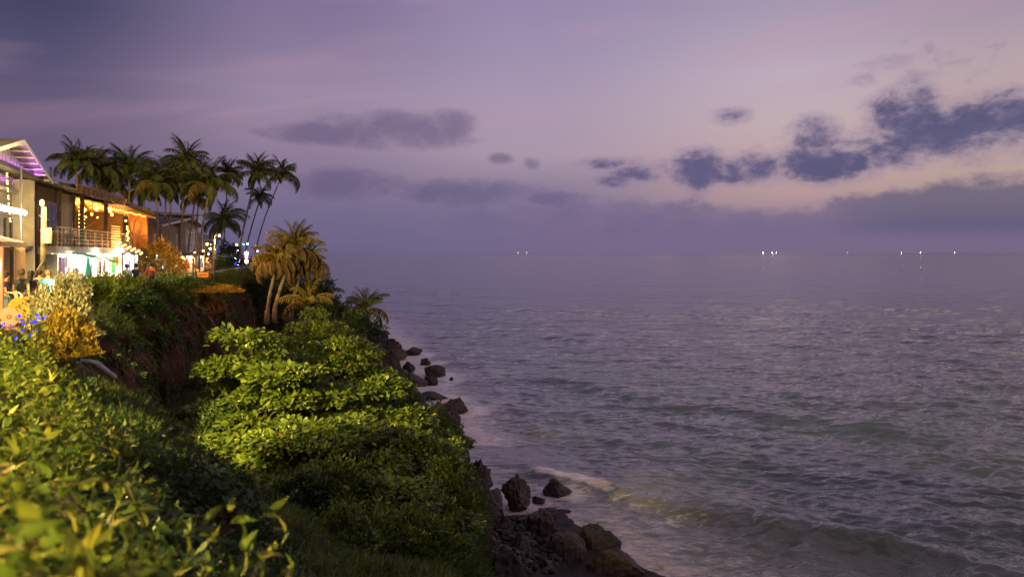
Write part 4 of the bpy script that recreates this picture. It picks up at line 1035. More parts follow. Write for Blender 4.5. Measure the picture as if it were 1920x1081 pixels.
# gable of upright sheets
for k in range(30):
    xa = pk - 6 + k * 0.42; xb = xa + 0.40
    if xa > L1 - 0.3: break
    za = ridge - abs(xa - pk) * 0.205 - 0.1; zb = ridge - abs(xb - pk) * 0.205 - 0.1
    if min(za, zb) < eave + 0.05: continue
    MB().prism([(xa, eave + 0.02), (xb, eave + 0.02), (xb, zb), (xa, za)], 0.02 + 0.03 * (k % 2), 0.06 + 0.03 * (k % 2)).build('gable_sheet', CORR, r1)
MB().box(pk - 6, L1 + 0.1, -0.45, 0.01, eave - 0.16, eave).build('tie_beam', DMETAL, r1)  # beam deepened to keep the purple light off the wall below
for s in (-1, 1):
    e = Vector((pk + s * 6.3, -0.75, ridge - 6.3 * 0.205)); t = Vector((pk, -0.75, ridge))
    rf = MB().slab(t, e - t, (0, 9, 0), (0, 0, 0.05)).build('roof', RUSTR, r1)
    MB().slab(t + Vector((0, -0.03, -0.12)), e - t, (0, 0.03, 0), (0, 0, 0.17)).build('rake_board', WHITEP, rf)
    for k in range(7):
        q = t + (e - t) * ((k + 0.5) / 7) + Vector((0, 0.05, -0.07)); MB().box(q.x - 0.03, q.x + 0.03, -0.7, 0.1, q.z - 0.02, q.z + 0.05).build('rafter', CREAM, rf)
MB().tube([(b1.x(40, -0.6), -0.6, 0), (b1.x(40, -0.6), -0.6, eave)], 0.05, 8).build('post', METAL, r1, True)
xp = b1.x(3, -1.6)
MB().box(b1.x(-60), b1.x(74), 0.62, 0.72, b1.z(362, L1) - 0.08, b1.z(362, L1) + 0.08).build('gutter', WHITEP, r1)
for k, px_ in enumerate((6, 17, 28)):
    x0 = b1.x(px_, 0.9); wf_ = MB().box(x0, x0 + 0.42, 0.84, 0.9, 3.1, 4.05).build('window', DARKW, r1); MB().box(x0 + 0.06, x0 + 0.36, 0.815, 0.838, 3.16, 3.99).build('pane', GLASS, wf_)
aw = corrugated((-1, -1.6, 2.78), (b1.x(50, -1.6) + 1.0, 0, 0), (0, 1.5, 0.42), 30, 0.03, 'awning', RUSTR, r1)
MB().box(-1, b1.x(50, -1.6), -1.66, -1.6, 2.62, 2.76).build('awning_edge', BAMB, aw)
for q in (b1.x(22, -1.5),): MB().tube([(q, -1.5, 0), (q, -1.5, 2.75)], 0.06, 8).build('awning_post', DARKW, aw, True)
def curtain(label, bl, x0, x1, y, z0, z1, waves, mat, name='curtain'):
    c = bl.w(x0, y, z0); root = None
    mb = MB(); m = waves * 6; vs_ = []
    for j in range(4):
        for i in range(m + 1):
            vs_.append(((x1 - x0) * i / m, 0.05 * math.sin(i * 2 * math.pi / 6) * (0.6 + 0.4 * j / 3), (z1 - z0) * j / 3))
    mb.add(vs_, [(j * (m + 1) + i, j * (m + 1) + i + 1, (j + 1) * (m + 1) + i + 1, (j + 1) * (m + 1) + i) for j in range(3) for i in range(m)])
    o = mb.build(name, mat, None, True); o.location = c; o.rotation_euler = (0, 0, bl.rz); tag(o, label, 'curtain'); return o
curtain('tan pleated curtain under the awning of the gabled house, left of the awning post', b1, -1, b1.x(20, -1.2), -1.2, 0.05, 2.6, 22, CLOTHT)
curtain('tan pleated curtain under the awning of the gabled house, right of the awning post', b1, b1.x(24, -1.2), b1.x(46, -1.2), -1.2, 0.05, 2.6, 10, CLOTHT)
def tube_lamp(bl, x0, x1, y, z, label, mat=None, r=0.05, power=0, col=(1, 0.9, 0.75), hous=True):
    root = empty('tube_lamp', bl.w(x0, y, z), bl.rz, label, 'tube lamp')
    MB().tube([(0, 0, 0), (x1 - x0, 0, 0)], r, 8).build('tube', mat or G_TUBE, root, True)
    MB().box(-0.05, x1 - x0 + 0.05, -0.04, 0.04, r + 0.01, r + 0.06).build('housing', METAL, root)
    return root
tube_lamp(b1, b1.x(-40, -0.5), b1.x(46, -0.5), -0.5, b1.z(399, b1.x(46, -0.5), -0.5), 'long bright white tube lamp across the gabled house', r=0.10)
tube_lamp(b1, pk - 5, L1 - 0.9, -0.16, eave + 0.06, 'purple tube lamp washing the gable from below', G_PURP, 0.03)
# fairy lights down the wall
fl = empty('fairy_lights', b1.w(b1.x(13, 0.3), 0.3, 6.0), b1.rz, 'warm fairy lights hanging down the front of the gabled house', 'fairy lights')
MB().tube([(0, 0, 0), (0.3, 0, -1.6), (0.7, 0, -2.2)], 0.01, 4).build('wire', DMETAL, fl)
for k in range(14):
    u = k / 13; MB().ball((0.3 * u + 0.35 * u * u, 0.0, -2.2 * u + 0.05 * (k % 2)), 0.03, 6, 4).build('bulb', G_AMB, fl, True)
# post in front, the pink light on it put into its colour
pp = MB().tube([P(3, 610, 23), P(3, 462, 23)], 0.06, 8).build('pink_lit_post', surf('pink_lit_colour', (0.60, 0.22, 0.20), (0.5, 0.16, 0.15), 4, 0.6, 0.1), None, True); tag(pp, 'pink lit post, the light put into its colour, at the left edge of the picture', 'post')

# --- the two storey timber restaurant
b2 = Bld('timber_restaurant', 'two storey dark timber restaurant with an open lit balcony floor', (-24.55, 41.3), (-31.9, 69))
L2 = b2.L; r2 = b2.root; FZ0, FZ1 = 2.36, 2.72
xw, xt, xo = b2.x(106), b2.x(142), b2.x(226)
MB().box(0, L2 - 1.0, -0.9, 6.0, FZ0, FZ1).build('floor_slab', GREYC, r2)
MB().box(0, L2, 6.0, 6.2, 0.0, 6.0).build('back_wall', DARKW, r2)
MB().box(-0.15, 0.0, -0.05, 6.0, 0.0, 5.9).build('side_wall', DARKW, r2)
MB().box(L2 - 0.1, L2, 1.5, 6.0, 0.0, 5.9).build('side_wall', DARKW, r2)
MB().box(0.0, xw - 0.02, 0.0, 0.12, FZ1, 5.9).build('front_wall', DARKW, r2)
MB().box(xw, xt, 0.04, 0.16, FZ1, 5.75).build('tan_panel', TAN, r2)
for a, b in ((70, 84), (86, 93), (94, 104)):
    xa, xb = b2.x(a), b2.x(b); w_ = MB().box(xa, xb, -0.05, -0.005, 3.5, 5.15).build('window', BAMB, r2); MB().box(xa + 0.08, xb - 0.08, -0.075, -0.052, 3.58, 5.07).build('pane', GLASS, w_)
# slatted back of the open floor
for k in range(26):
    x0 = xt + 0.3 + k * (L2 - xt - 0.5) / 26
    MB().box(x0, x0 + 0.34, 5.85, 5.96 + 0.02 * (k % 2), FZ1, 5.8).build('slat', BAMB, r2)
MB().box(0, L2, 0.2, 6.0, 5.78, 5.86).build('ceiling', BAMB, r2)
for px_ in (154, 199): x0 = b2.x(px_, -0.6); MB().box(x0 - 0.1, x0 + 0.1, -0.7, -0.5, FZ1, 6.0).build('post', DARKW, r2)
for px_ in (113, 140): x0 = b2.x(px_, -0.1); MB().box(x0 - 0.07, x0 + 0.07, -0.14, 0.0, FZ1, 5.9).build('post', DARKW, r2)
for k in range(15):     # bamboo poles of the far end
    x0 = xo + 0.4 + k * (L2 - xo - 0.6) / 15; MB().tube([(x0, -0.55, 0 if k % 4 == 0 else FZ1), (x0 + random.uniform(-.06, .06), -0.5, 5.6)], 0.05, 6).build('bamboo_pole', BAMB, r2, True)
for k in range(2): x0 = xo + 0.2 + k * 2.6; MB().tube([(x0, -0.75, 3.6), (x0 + 1.3, -0.75, 4.9 - k * 0.3)], 0.06, 6).build('brace', BAMB, r2, True)
# roofs
MB().slab((-0.3, -1.1, 5.98), (xo + 0.6, 0, 0), (0, 8.2, 0.55), (0, 0, 0.07)).build('lower_roof', RUSTR, r2)
MB().box(-0.3, xo + 0.3, -1.16, -1.10, 5.90, 6.06).build('fascia', DARKW, r2)
xu = b2.x(137, -1.2); xv = b2.x(229, -1.2)
ur = MB(); z1_, z2_ = b2.z(352, xu, -1.2), b2.z(371, xv, -1.2)
ur.add([(xu, -1.3, 6.12), (xv + 0.6, -1.3, 6.10), (xv, 0.3, z2_ + 0.55), (xu, 0.3, z1_ + 0.30), (xu, 6.6, 6.3), (xv + 0.6, 6.6, 6.3), (xu, -1.28, 6.0), (xv + 0.6, -1.28, 5.98)],
       [(0, 1, 2, 3), (3, 2, 5, 4), (0, 3, 4), (1, 5, 2), (6, 7, 1, 0)])
up_r = ur.build('thatch_roof', THATCH, r2)
MB().tube([(xu, 0.3, z1_ + 0.36), (xv, 0.3, z2_ + 0.60)], 0.09, 6).build('ridge_pole', BAMB, up_r, True)
MB().tube([(xv, 0.3, z2_ + 0.58), (xv + 0.75, -1.35, 6.05)], 0.10, 6).build('hip_pole', BAMB, up_r, True)
MB().tube([(xu, -1.34, 6.1), (xv + 0.6, -1.34, 6.08)], 0.06, 6).build('eave_pole', BAMB, up_r, True)
for k in range(36):
    x0 = xu + 0.1 + k * (xv - xu) / 36; MB().box(x0, x0 + 0.22, -1.40 - 0.02 * (k % 3), -1.33, 5.72 - 0.1 * random.random(), 6.10).build('thatch_fringe', THATCH, up_r)
MB().add([(xv + 0.7, -1.2, 5.7), (L2 + 0.9, -1.0, 5.35), (L2 + 0.9, 5, 6.0), (xv + 0.7, 5, 6.3)], [(0, 1, 2, 3)]).build('end_roof', THATCH, r2)
corrugated((L2 - 1.6, -0.9, 6.15), (3.0, 0, -0.75), (0, 4.5, 0.4), 9, 0.05, 'sheet_roof', CORR, r2)
pb = MB().box(1.2, xt + 2.4, 2.2, 6.0, 6.0, 6.0 + 1.05).build('roof_block', GREYC, r2); MB().box(1.0, xt + 2.6, 2.0, 6.2, 7.05, 7.17).build('coping', RUSTR, pb)
MB().tube([(b2.x(95, 2.4), 2.4, 7.1), (b2.x(95, 2.4), 2.4, 7.9)], 0.07, 6).build('vent_pipe', DMETAL, pb, True)
# balustrade
bal = MB().box(0.05, L2 - 1.2, -0.88, -0.84, FZ1 + 0.98, FZ1 + 1.04).build('balustrade', DMETAL, r2)
for z_ in (0.2, 0.42, 0.64, 0.82): MB().tube([(0.05, -0.86, FZ1 + z_), (xo, -0.86, FZ1 + z_)], 0.012, 5).build('rail', DMETAL, bal)
for k in range(15): x0 = 0.2 + k * (xo - 0.3) / 14; MB().box(x0 - 0.025, x0 + 0.025, -0.885, -0.835, FZ1, FZ1 + 0.98).build('baluster', DMETAL, bal)
for k in range(9): z_ = FZ1 + 0.06 + k * 0.17; MB().box(b2.x(205, -0.8), b2.x(222, -0.8), -0.92, -0.89, z_, z_ + 0.09).build('bamboo_slat', BAMB, bal)
# chairs and tables along the balcony
CHW = surf('chair_wood', (0.34, 0.17, 0.06), (0.2, 0.09, 0.03), 4, 0.5, 0.1)
def chair_proto(mat):
    root = empty('chair', (0, 0, 0))
    MB().box(-0.21, 0.21, -0.21, 0.21, 0.42, 0.46).build('seat', mat, root)
    MB().box(-0.21, 0.21, 0.18, 0.22, 0.58, 0.98).build('backrest', mat, root)
    for sx in (-1, 1):
        for sy in (-1, 1): MB().box(sx * 0.19 - 0.02, sx * 0.19 + 0.02, sy * 0.19 - 0.02, sy * 0.19 + 0.02, 0, 0.98 if sy > 0 else 0.42).build('leg', mat, root)
    return root
ch0 = chair_proto(CHW); first = True
names = ['first', 'second', 'third', 'fourth', 'fifth', 'sixth', 'seventh', 'eighth', 'ninth', 'tenth']
for k, px_ in enumerate((97, 112, 120, 133, 144, 163, 170, 186, 203)):
    o = ch0 if first else copy_tree(ch0); first = False
    x0 = b2.x(px_, -0.2); o.location = b2.w(x0, -0.25 + 0.12 * (k % 3), FZ1); o.rotation_euler = (0, 0, b2.rz + random.choice((0.0, math.pi, 1.5)) + random.uniform(-.3, .3))
    tag(o, '%s wooden chair from the left behind the restaurant balustrade' % names[k], 'chair', 'chairs on the restaurant balcony')
# pendant lamps of the open floor
pend0 = None
def pendant(loc, drop, label, r=0.13, mat=None, group='pendant lamps of the restaurant'):
    root = empty('pendant_lamp', loc, 0, label, 'pendant lamp', group)
    MB().tube([(0, 0, 0.02), (0, 0, drop)], 0.008, 4).build('cord', DMETAL, root)
    MB().ball((0, 0, -r), r, 10, 8, 1.25).build('bulb', mat or G_WARM, root, True)
    MB().tube([(0, 0, -0.02), (0, 0, 0.06)], [0.05, 0.03], 6).build('socket', DMETAL, root)
    return root
pl = [(160, 391, 'topmost pendant lamp on the left of the open floor'), (161, 405, 'small pendant lamp below the topmost left one'), (181, 388, 'largest round pendant lamp in the middle of the open floor'), (172, 399, 'long pendant lamp left of the largest one'),
      (183, 406, 'low pendant lamp under the largest one'), (206, 393, 'upper pendant lamp right of the second timber post'), (210, 400, 'lower pendant lamp right of the second timber post'), (224, 405, 'bright pendant lamp near the bamboo poles'),
      (236, 412, 'pendant lamp among the bamboo poles'), (198, 408, 'dim pendant lamp beside the second timber post'), (150, 400, 'pendant lamp at the left end of the open floor'), (250, 415, 'last pendant lamp at the far bamboo end')]
for k, (px_, py_, lb) in enumerate(pl):
    y_ = 0.8 + 0.5 * (k % 4); x0 = b2.x(px_, y_); z_ = b2.z(py_, x0, y_)
    lastp = pendant(b2.w(x0, y_, z_), 5.78 - z_, lb, (0.08, 0.06, 0.14, 0.09, 0.06, 0.10, 0.10, 0.12, 0.08, 0.05, 0.06, 0.07)[k])
    if k in (0, 2, 5, 7, 8, 10): lightpt((0, 0, -0.35), 900, (1.0, 0.38, 0.05), lastp)
# the lamp festoon at the far corner and its globe
G_FEST = glow('festoon_bulb', (1.0, 0.45, 0.08), 14)
fe = empty('lamp_festoon', b2.w(b2.x(222, -1.4), -1.4, b2.z(452, b2.x(222, -1.4), -1.4)), b2.rz, 'glowing orange lamp festoon at the far corner of the restaurant', 'fairy lights')
fx = b2.x(266, -1.4) - b2.x(222, -1.4)
MB().tube([(0, 0, 0), (fx * 0.4, 0, -0.35), (fx, 0, -0.6)], 0.012, 4).build('wire', DMETAL, fe)
for k in range(16):
    u = k / 15; MB().ball((fx * u, 0.0, -0.15 - 0.65 * u + 0.12 * math.sin(k * 2.1)), 0.06, 8, 5).build('bulb', G_FEST, fe, True)
for k in range(7): MB().ball((fx * 0.36 + 0.3 * math.sin(k * 2), 0, 0.1 + 0.16 * k), 0.055, 8, 5).build('bulb', G_FEST, fe, True)
lightpt((fx * 0.4, -0.4, 0.0), 700, (1.0, 0.5, 0.1), fe)
pendant(b2.w(b2.x(240, -1.3), -1.3, b2.z(476, b2.x(240, -1.3), -1.3)), 0.5, 'white globe lamp below the orange festoon', 0.2, G_WHITE, None); lightpt((0.5, -1.2, -0.2), 1300, (1.0, 0.74, 0.36), [o for o in bpy.data.objects if o.get('label') == 'white globe lamp below the orange festoon'][0], 0.2)
# ground floor stalls under the restaurant
sh = Bld('clothes_stall', 'brightly lit clothes stalls under the restaurant floor', (-24.55, 41.3), (-31.9, 69), 'shop')
rs = sh.root
MB().box(0.0, L2 - 1, 4.2, 4.3, 0.05, 2.3).build('back_wall', WHITEP, rs)
for px_ in (62, 108, 174, 228):
    x0 = sh.x(px_, -0.3) if px_ > 62 else 0.05
    MB().box(x0, x0 + 0.14, -0.3, 4.2, 0.05, 2.33).build('partition', WHITEP if px_ != 62 else DARKW, rs)
MB().box(sh.x(64), sh.x(106), 0.5, 0.56, 0.05, 1.2).build('counter', DARKW, rs)
for k in range(3):
    xa = sh.x(66 + k * 13); wn = MB().box(xa, sh.x(76 + k * 13), 0.4, 0.46, 1.35, 2.2).build('window', METAL, rs); MB().box(xa + 0.06, sh.x(76 + k * 13) - 0.06, 0.37, 0.395, 1.4, 2.14).build('pane', surf('pale_glass_%d' % k, (0.35, 0.55, 0.52), (0.2, 0.36, 0.36), 4, 0.2, 0.0), wn)
MB().box(sh.x(182, -0.4), sh.x(222, -0.4), -0.8, -0.1, 0.05, 0.85).build('display_table', WHITEP, rs)
for k in range(18):
    x0 = sh.x(180) + k * (sh.x(226) - sh.x(180)) / 18; MB().box(x0, x0 + 0.36, 3.9, 4.1, 0.05, 2.3).build('slat', BAMB, rs)
def stall_lamp(bl, px_, y_, z_, label, mat, ln=1.4):
    x0 = bl.x(px_, y_); return tube_lamp(bl, x0, x0 + ln, y_, z_, label, mat, 0.045)
G_STALL = glow('stall_tube', (0.97, 0.98, 1.0), 260); G_STALLW = glow('stall_tube_warm', (1.0, 0.58, 0.2), 260)
stall_lamp(sh, 72, 1.5, 2.2, 'tube lamp in the glazed stall left', glow('stall_tube_cyan', (0.55, 1.0, 0.95), 90))
stall_lamp(sh, 116, 0.3, 2.2, 'white tube lamp at the left of the clothes stall', G_STALL, 2.0); stall_lamp(sh, 140, 0.3, 2.2, 'white tube lamp in the middle of the clothes stall', G_STALL, 2.0); stall_spill = [o for o in bpy.data.objects if o.get('label') == 'white tube lamp in the middle of the clothes stall'][0]; lightpt((0, -1.6, -0.1), 500, (1.0, 0.85, 0.6), stall_spill, 0.3); lightpt((-5.5, -1.6, -0.1), 350, (1.0, 0.8, 0.5), stall_spill, 0.3); stall_lamp(sh, 158, 1.8, 2.2, 'white tube lamp at the back of the clothes stall', G_STALL, 2.0)  # extra point lights added before the stall to brighten the edge bushes
stall_lamp(sh, 186, 0.6, 2.2, 'warm tube lamp at the left of the bamboo walled stall', G_STALLW, 1.8); stall_lamp(sh, 205, 0.6, 2.2, 'warm tube lamp at the right of the bamboo walled stall', G_STALLW, 1.8)
# garments
def garment_mesh(kind):
    if kind == 0: out = [(-0.08, 0), (0.08, 0), (0.22, -0.06), (0.36, -0.30), (0.27, -0.36), (0.20, -0.26), (0.21, -0.72), (-0.21, -0.72), (-0.20, -0.26), (-0.27, -0.36), (-0.36, -0.30), (-0.22, -0.06)]
    else: out = [(-0.05, 0), (0.05, 0), (0.14, -0.05), (0.16, -0.35), (0.30, -1.15), (0.1, -1.2), (-0.1, -1.18), (-0.30, -1.15), (-0.16, -0.35), (-0.14, -0.05)]
    n = len(out); v = [(x, -0.02, z) for x, z in out] + [(x, 0.02, z) for x, z in out]
    mb = MB(); mb.add(v, [tuple(range(n)), tuple(range(2 * n - 1, n - 1, -1))] + [(i, (i + 1) % n, (i + 1) % n + n, i + n) for i in range(n)])
    return mb
gcols = [('white', (0.75, 0.74, 0.72)), ('black', (0.03, 0.03, 0.035)), ('red', (0.5, 0.05, 0.04)), ('blue', (0.05, 0.12, 0.45)), ('orange', (0.7, 0.28, 0.05)), ('pink', (0.65, 0.25, 0.35)), ('green', (0.05, 0.3, 0.15)), ('purple', (0.2, 0.08, 0.35)), ('cream', (0.65, 0.55, 0.4))]
gm = {c: surf('cloth_' + c, v, None, 5, 0.9, 0.3) for c, v in gcols}
seen = {}
def garment(bl, px_, y_, z_, kind, c, where):
    kn = ('shirt', 'dress')[kind]; key = (c, kn, where); seen[key] = seen.get(key, 0) + 1
    o = garment_mesh(kind).build(kn, gm[c]); o.location = bl.w(bl.x(px_, y_), y_, z_); o.rotation_euler = (0, 0, bl.rz + random.uniform(-.35, .35)); s = random.uniform(0.9, 1.15); o.scale = (s, s, s)
    nth = {1: '', 2: 'other ', 3: 'farther '}.get(seen[key], 'rearmost ')
    tag(o, '%s%s %s hanging %s' % (nth, c, kn, where), kn, 'garments on the stalls')
for px_, y_, z_, k_, c_ in ((112, -0.25, 2.15, 1, 'black'), (117, -0.2, 2.1, 1, 'purple'), (122, 0.1, 2.2, 0, 'white'), (128, 2.5, 2.1, 0, 'pink'), (134, 2.8, 2.15, 0, 'orange'), (140, 2.6, 2.15, 1, 'white'), (147, 1.2, 2.15, 0, 'blue'), (153, 0.6, 2.2, 1, 'white'), (159, 0.2, 2.15, 1, 'cream'), (165, -0.2, 2.1, 1, 'green'), (171, -0.3, 2.1, 1, 'black')):
    garment(sh, px_, y_, z_, k_, c_, 'in the white lit stall')
for px_, y_, z_, k_, c_ in ((184, 0.4, 2.1, 1, 'orange'), (190, 0.3, 2.1, 0, 'white'), (196, 0.2, 2.1, 1, 'white'), (201, 0.0, 2.05, 1, 'pink'), (207, 0.1, 2.1, 0, 'cream'), (213, -0.1, 2.1, 1, 'green'), (219, 0.0, 2.1, 0, 'orange')):
    garment(sh, px_, y_, z_, k_, c_, 'in the warm lit stall')
# green tarpaulin
gt = MB(); x0, x1 = b2.x(132, -0.95), b2.x(226, -1.9); vs_ = []
for j in range(5):
    for i in range(13):
        u, v = i / 12, j / 4; za = 2.42 - 0.25 * u; zb = 2.30 - 0.72 * u
        x_ = x0 + (x1 - x0) * u; vs_.append((x_ + 0.2 * v, -0.95 - 1.5 * v * (0.35 + 0.65 * u), za + (zb - za) * v - 0.10 * math.sin(math.pi * v) + 0.02 * math.sin(i * 1.9)))
gt.add(vs_, [(j * 13 + i, j * 13 + i + 1, (j + 1) * 13 + i + 1, (j + 1) * 13 + i) for j in range(4) for i in range(12)])
o = gt.build('tarpaulin', GREENC, None, True); o.location = (b2.A.x, b2.A.y, GZ); o.rotation_euler = (0, 0, b2.rz); tag(o, 'green tarpaulin slung in front of the clothes stalls', 'tarpaulin')
so = o.modifiers.new('thick', 'SOLIDIFY'); so.thickness = 0.015

# utility pole with a lamp
ub = P(80, 560, 33.5); ub.z = GZ; ut = P(80, 388, 33.5).z - GZ
up_ = empty('utility_pole', ub, 0, 'yellow lit utility pole with meter box before the restaurant', 'pole')
MB().tube([(0, 0, -0.3), (0.05, 0, ut)], [0.13, 0.10], 8).build('post', YPOLE, up_, True)
MB().box(0.06, 0.42, -0.2, -0.06, P(85, 456, 33.5).z - GZ, P(85, 427, 33.5).z - GZ).build('meter_box', surf('box_cream', (0.55, 0.48, 0.30), None, 4, 0.6, 0.1), up_)
MB().tube([(0.1, -0.1, ut * 0.47), (-0.1, -0.1, ut * 0.40), (-0.45, -0.1, ut * 0.25)], 0.07, 6).build('conduit', YPOLE, up_, True)
hd = MB().tube([(0, -0.05, ut - 0.02), (0, -0.05, ut + 0.06)], [0.09, 0.06], 8).build('lamp_holder', DMETAL, up_)
MB().ball((0, -0.05, ut + 0.16), 0.08, 8, 6, 1.8).build('bulb', G_AMB, hd, True)
lightpt((0.9, -0.3, ut + 0.5), 1000, (1.0, 0.68, 0.3), hd)

# --- roadside stall between restaurant and villa
b5 = Bld('white_stall', 'white blue lit stall beside the restaurant corner', (-31.7, 68.2), (-33.1, 74.5), 'shop'); r5 = b5.root; L5 = b5.L
MB().box(0, L5, 1.6, 1.7, 0.05, 2.2).build('back_wall', WHITEP, r5); MB().slab((-0.2, -1.2, 2.2), (L5 + 0.4, 0, 0), (0, 2.9, 0.3), (0, 0, 0.05)).build('canopy', CORR, r5)
for q in (0.1, L5 - 0.1): MB().tube([(q, -1.1, 0.05), (q, -1.1, 2.2)], 0.05, 6).build('post', METAL, r5, True)
for k, (u, c) in enumerate(((0.08, 'red'), (0.28, 'green'), (0.5, 'blue'), (0.66, 'white'), (0.82, 'white'))):
    o = garment_mesh(k % 2).build('shirt' if k % 2 == 0 else 'dress', gm[c]); o.location = b5.w(L5 * u, -0.9, 2.1); o.rotation_euler = (0, 0, b5.rz + 0.9); o.scale = (1.3, 1.3, 1.1)
    tag(o, ['red shirt hanging at the near end of the white stall', 'green dress hanging in the white stall', 'blue shirt hanging in the middle of the white stall', 'white dress hanging in the white stall', 'white shirt hanging at the far end of the white stall'][k], 'shirt' if k % 2 == 0 else 'dress', 'garments on the stalls')
tube_lamp(b5, 0.6, L5 - 0.5, -0.4, 2.05, 'cold white tube lamp of the white stall', glow('cold_tube', (0.8, 0.9, 1.0), 300), 0.05)

# --- tan villa with mono pitch roofs, its shop row below
b3 = Bld('tan_villa', 'tan villa with white trimmed sloping roofs among the palms', (-37.6, 79), (-43.0, 103)); r3 = b3.root; L3 = b3.L
za = lambda py, px_, y=0: b3.z(py, b3.x(px_, y), y)
xm = b3.x(364)
x291 = b3.x(286)
MB().box(x291, xm, 0, 5, 0, za(424, 330)).build('wall', TAN, r3)
MB().box(xm + 0.02, L3, -0.5, 5, 0, za(432, 385)).build('wall', TAN, r3)
MB().prism([(xm + 0.05, za(432, 385) + 0.01), (L3 - 0.05, za(432, 385) + 0.01), (L3 - 0.05, b3.z(410, L3)), (xm + 0.05, za(426, 366))], -0.48, 4.9).build('gable_wall', TAN, r3)
rfa = MB().slab((x291 - 1.2, -1.2, za(422, 290) - 0.1), (xm - x291 + 1.6, 0, za(409, 375) - za(422, 290) + 0.25), (0, 7, 0.5), (0, 0, 0.12)).build('roof', RUSTR, r3)
MB().slab((x291 - 1.2, -1.28, za(422, 290) - 0.24), (xm - x291 + 1.6, 0, za(409, 375) - za(422, 290) + 0.25), (0, 0.07, 0), (0, 0, 0.26)).build('fascia', WHITEP, rfa)
rz0 = za(427, 364); rz1 = b3.z(404, L3 + 1.0)
rfb = MB().slab((xm - 0.4, -1.6, rz0), (L3 + 1.2 - xm, 0, rz1 - rz0), (0, 7, 0.2), (0, 0, 0.12)).build('roof', RUSTR, r3)
MB().slab((xm - 0.4, -1.69, rz0 - 0.16), (L3 + 1.2 - xm, 0, rz1 - rz0), (0, 0.08, 0), (0, 0, 0.30)).build('fascia', WHITEP, rfb)
for px_ in (291, 303, 332): x0 = b3.x(px_, -0.1); MB().box(x0 - 0.22, x0 + 0.22, -0.12, -0.005, 2.3, za(438, px_)).build('pilaster', WHITEP, r3)
for px_ in (350, 364, 379): x0 = b3.x(px_, -0.6); MB().box(x0 - 0.25, x0 + 0.25, -0.64, -0.505, 2.3, za(430, px_, -0.6)).build('pilaster', WHITEP, r3)
for a, b, c, y_ in ((309, 328, 'tan_panel', -0.06), (294, 301, 'dark', -0.06)):
    xa, xb = b3.x(a), b3.x(b); f = MB().box(xa, xb, y_, y_ + 0.05, 2.6, za(440, a)).build('shutter', TAN if c == 'tan_panel' else DARKW, r3)
    for j in range(8): z0 = 2.7 + j * 0.3; MB().box(xa + 0.06, xb - 0.06, y_ - 0.03, y_ - 0.002, z0, z0 + 0.22).build('louvre', TAN if c == 'tan_panel' else DARKW, f)
xa, xb = b3.x(353, -0.6), b3.x(361, -0.6); f = MB().box(xa, xb, -0.60, -0.51, 2.6, za(434, 356, -0.6)).build('window', WHITEP, r3); MB().box(xa + 0.12, xb - 0.12, -0.63, -0.602, 2.75, za(437, 356, -0.6)).build('pane', surf('curtained_pane', (0.35, 0.40, 0.40), (0.16, 0.2, 0.2), 2, 0.2, 0, stretch=(6, 1, 1)), f)
# shop row
b6 = Bld('shop_row', 'low row of warm bright shops below the tan villa', (-35.3, 82), (-40.2, 106), 'shop'); r6 = b6.root; L6 = b6.L
MB().box(0, L6, 2.6, 2.7, 0.0, 2.1).build('back_wall', CREAM, r6)
MB().slab((-0.3, -1.2, 2.0), (L6 + 0.6, 0, 0), (0, 4.0, 0.3), (0, 0, 0.08)).build('canopy', DARKW, r6)
MB().box(0, L6, -1.0, -0.96, 2.15, 2.35).build('sign_board', DARKW, r6)
for k in range(7): x0 = k * L6 / 6; MB().tube([(x0, -1.0, 0.0), (x0, -1.0, 2.0)], 0.06, 6).build('post', DARKW, r6, True)
for k in range(3): x0 = 1.2 + k * L6 / 3.2; dr_ = MB().box(x0 + 2.4, x0 + 3.6, 2.5, 2.58, 0.0, 1.8).build('door', CHW, r6); MB().ball((x0 + 3.4, 2.46, 0.9), 0.05, 6, 4).build('handle', METAL, dr_)
for k in range(4): tube_lamp(b6, 1.0 + k * 5.6, 4.4 + k * 5.6, 0.4, 1.85, '%s warm tube lamp under the canopy of the shop row' % names[k], glow('shop_tube_%d' % k, (1.0, 0.62, 0.28), 320), 0.05)
for k in range(6): MB().box(0.6 + k * 4.2, 0.72 + k * 4.2, -0.2, 2.6, 0.0, 1.98).build('partition', CREAM, r6)  # cross walls added to catch the tube light toward the camera
for k, (x0, c) in enumerate(((3.2, 'orange'), (7.3, 'red'), (11.6, 'white'), (15.8, 'blue'), (19.9, 'orange'))):
    o = garment_mesh(k % 2).build('shirt' if k % 2 == 0 else 'dress', gm[c]); o.location = b6.w(x0, -0.5, 1.75); o.rotation_euler = (0, 0, b6.rz + 1.2); o.scale = (1.2, 1.2, 1.0)
    tag(o, '%s %s hanging as number %s from the near end of the shop row' % (c, 'shirt' if k % 2 == 0 else 'dress', ('one', 'two', 'three', 'four', 'five')[k]), 'shirt' if k % 2 == 0 else 'dress', 'garments on the stalls')
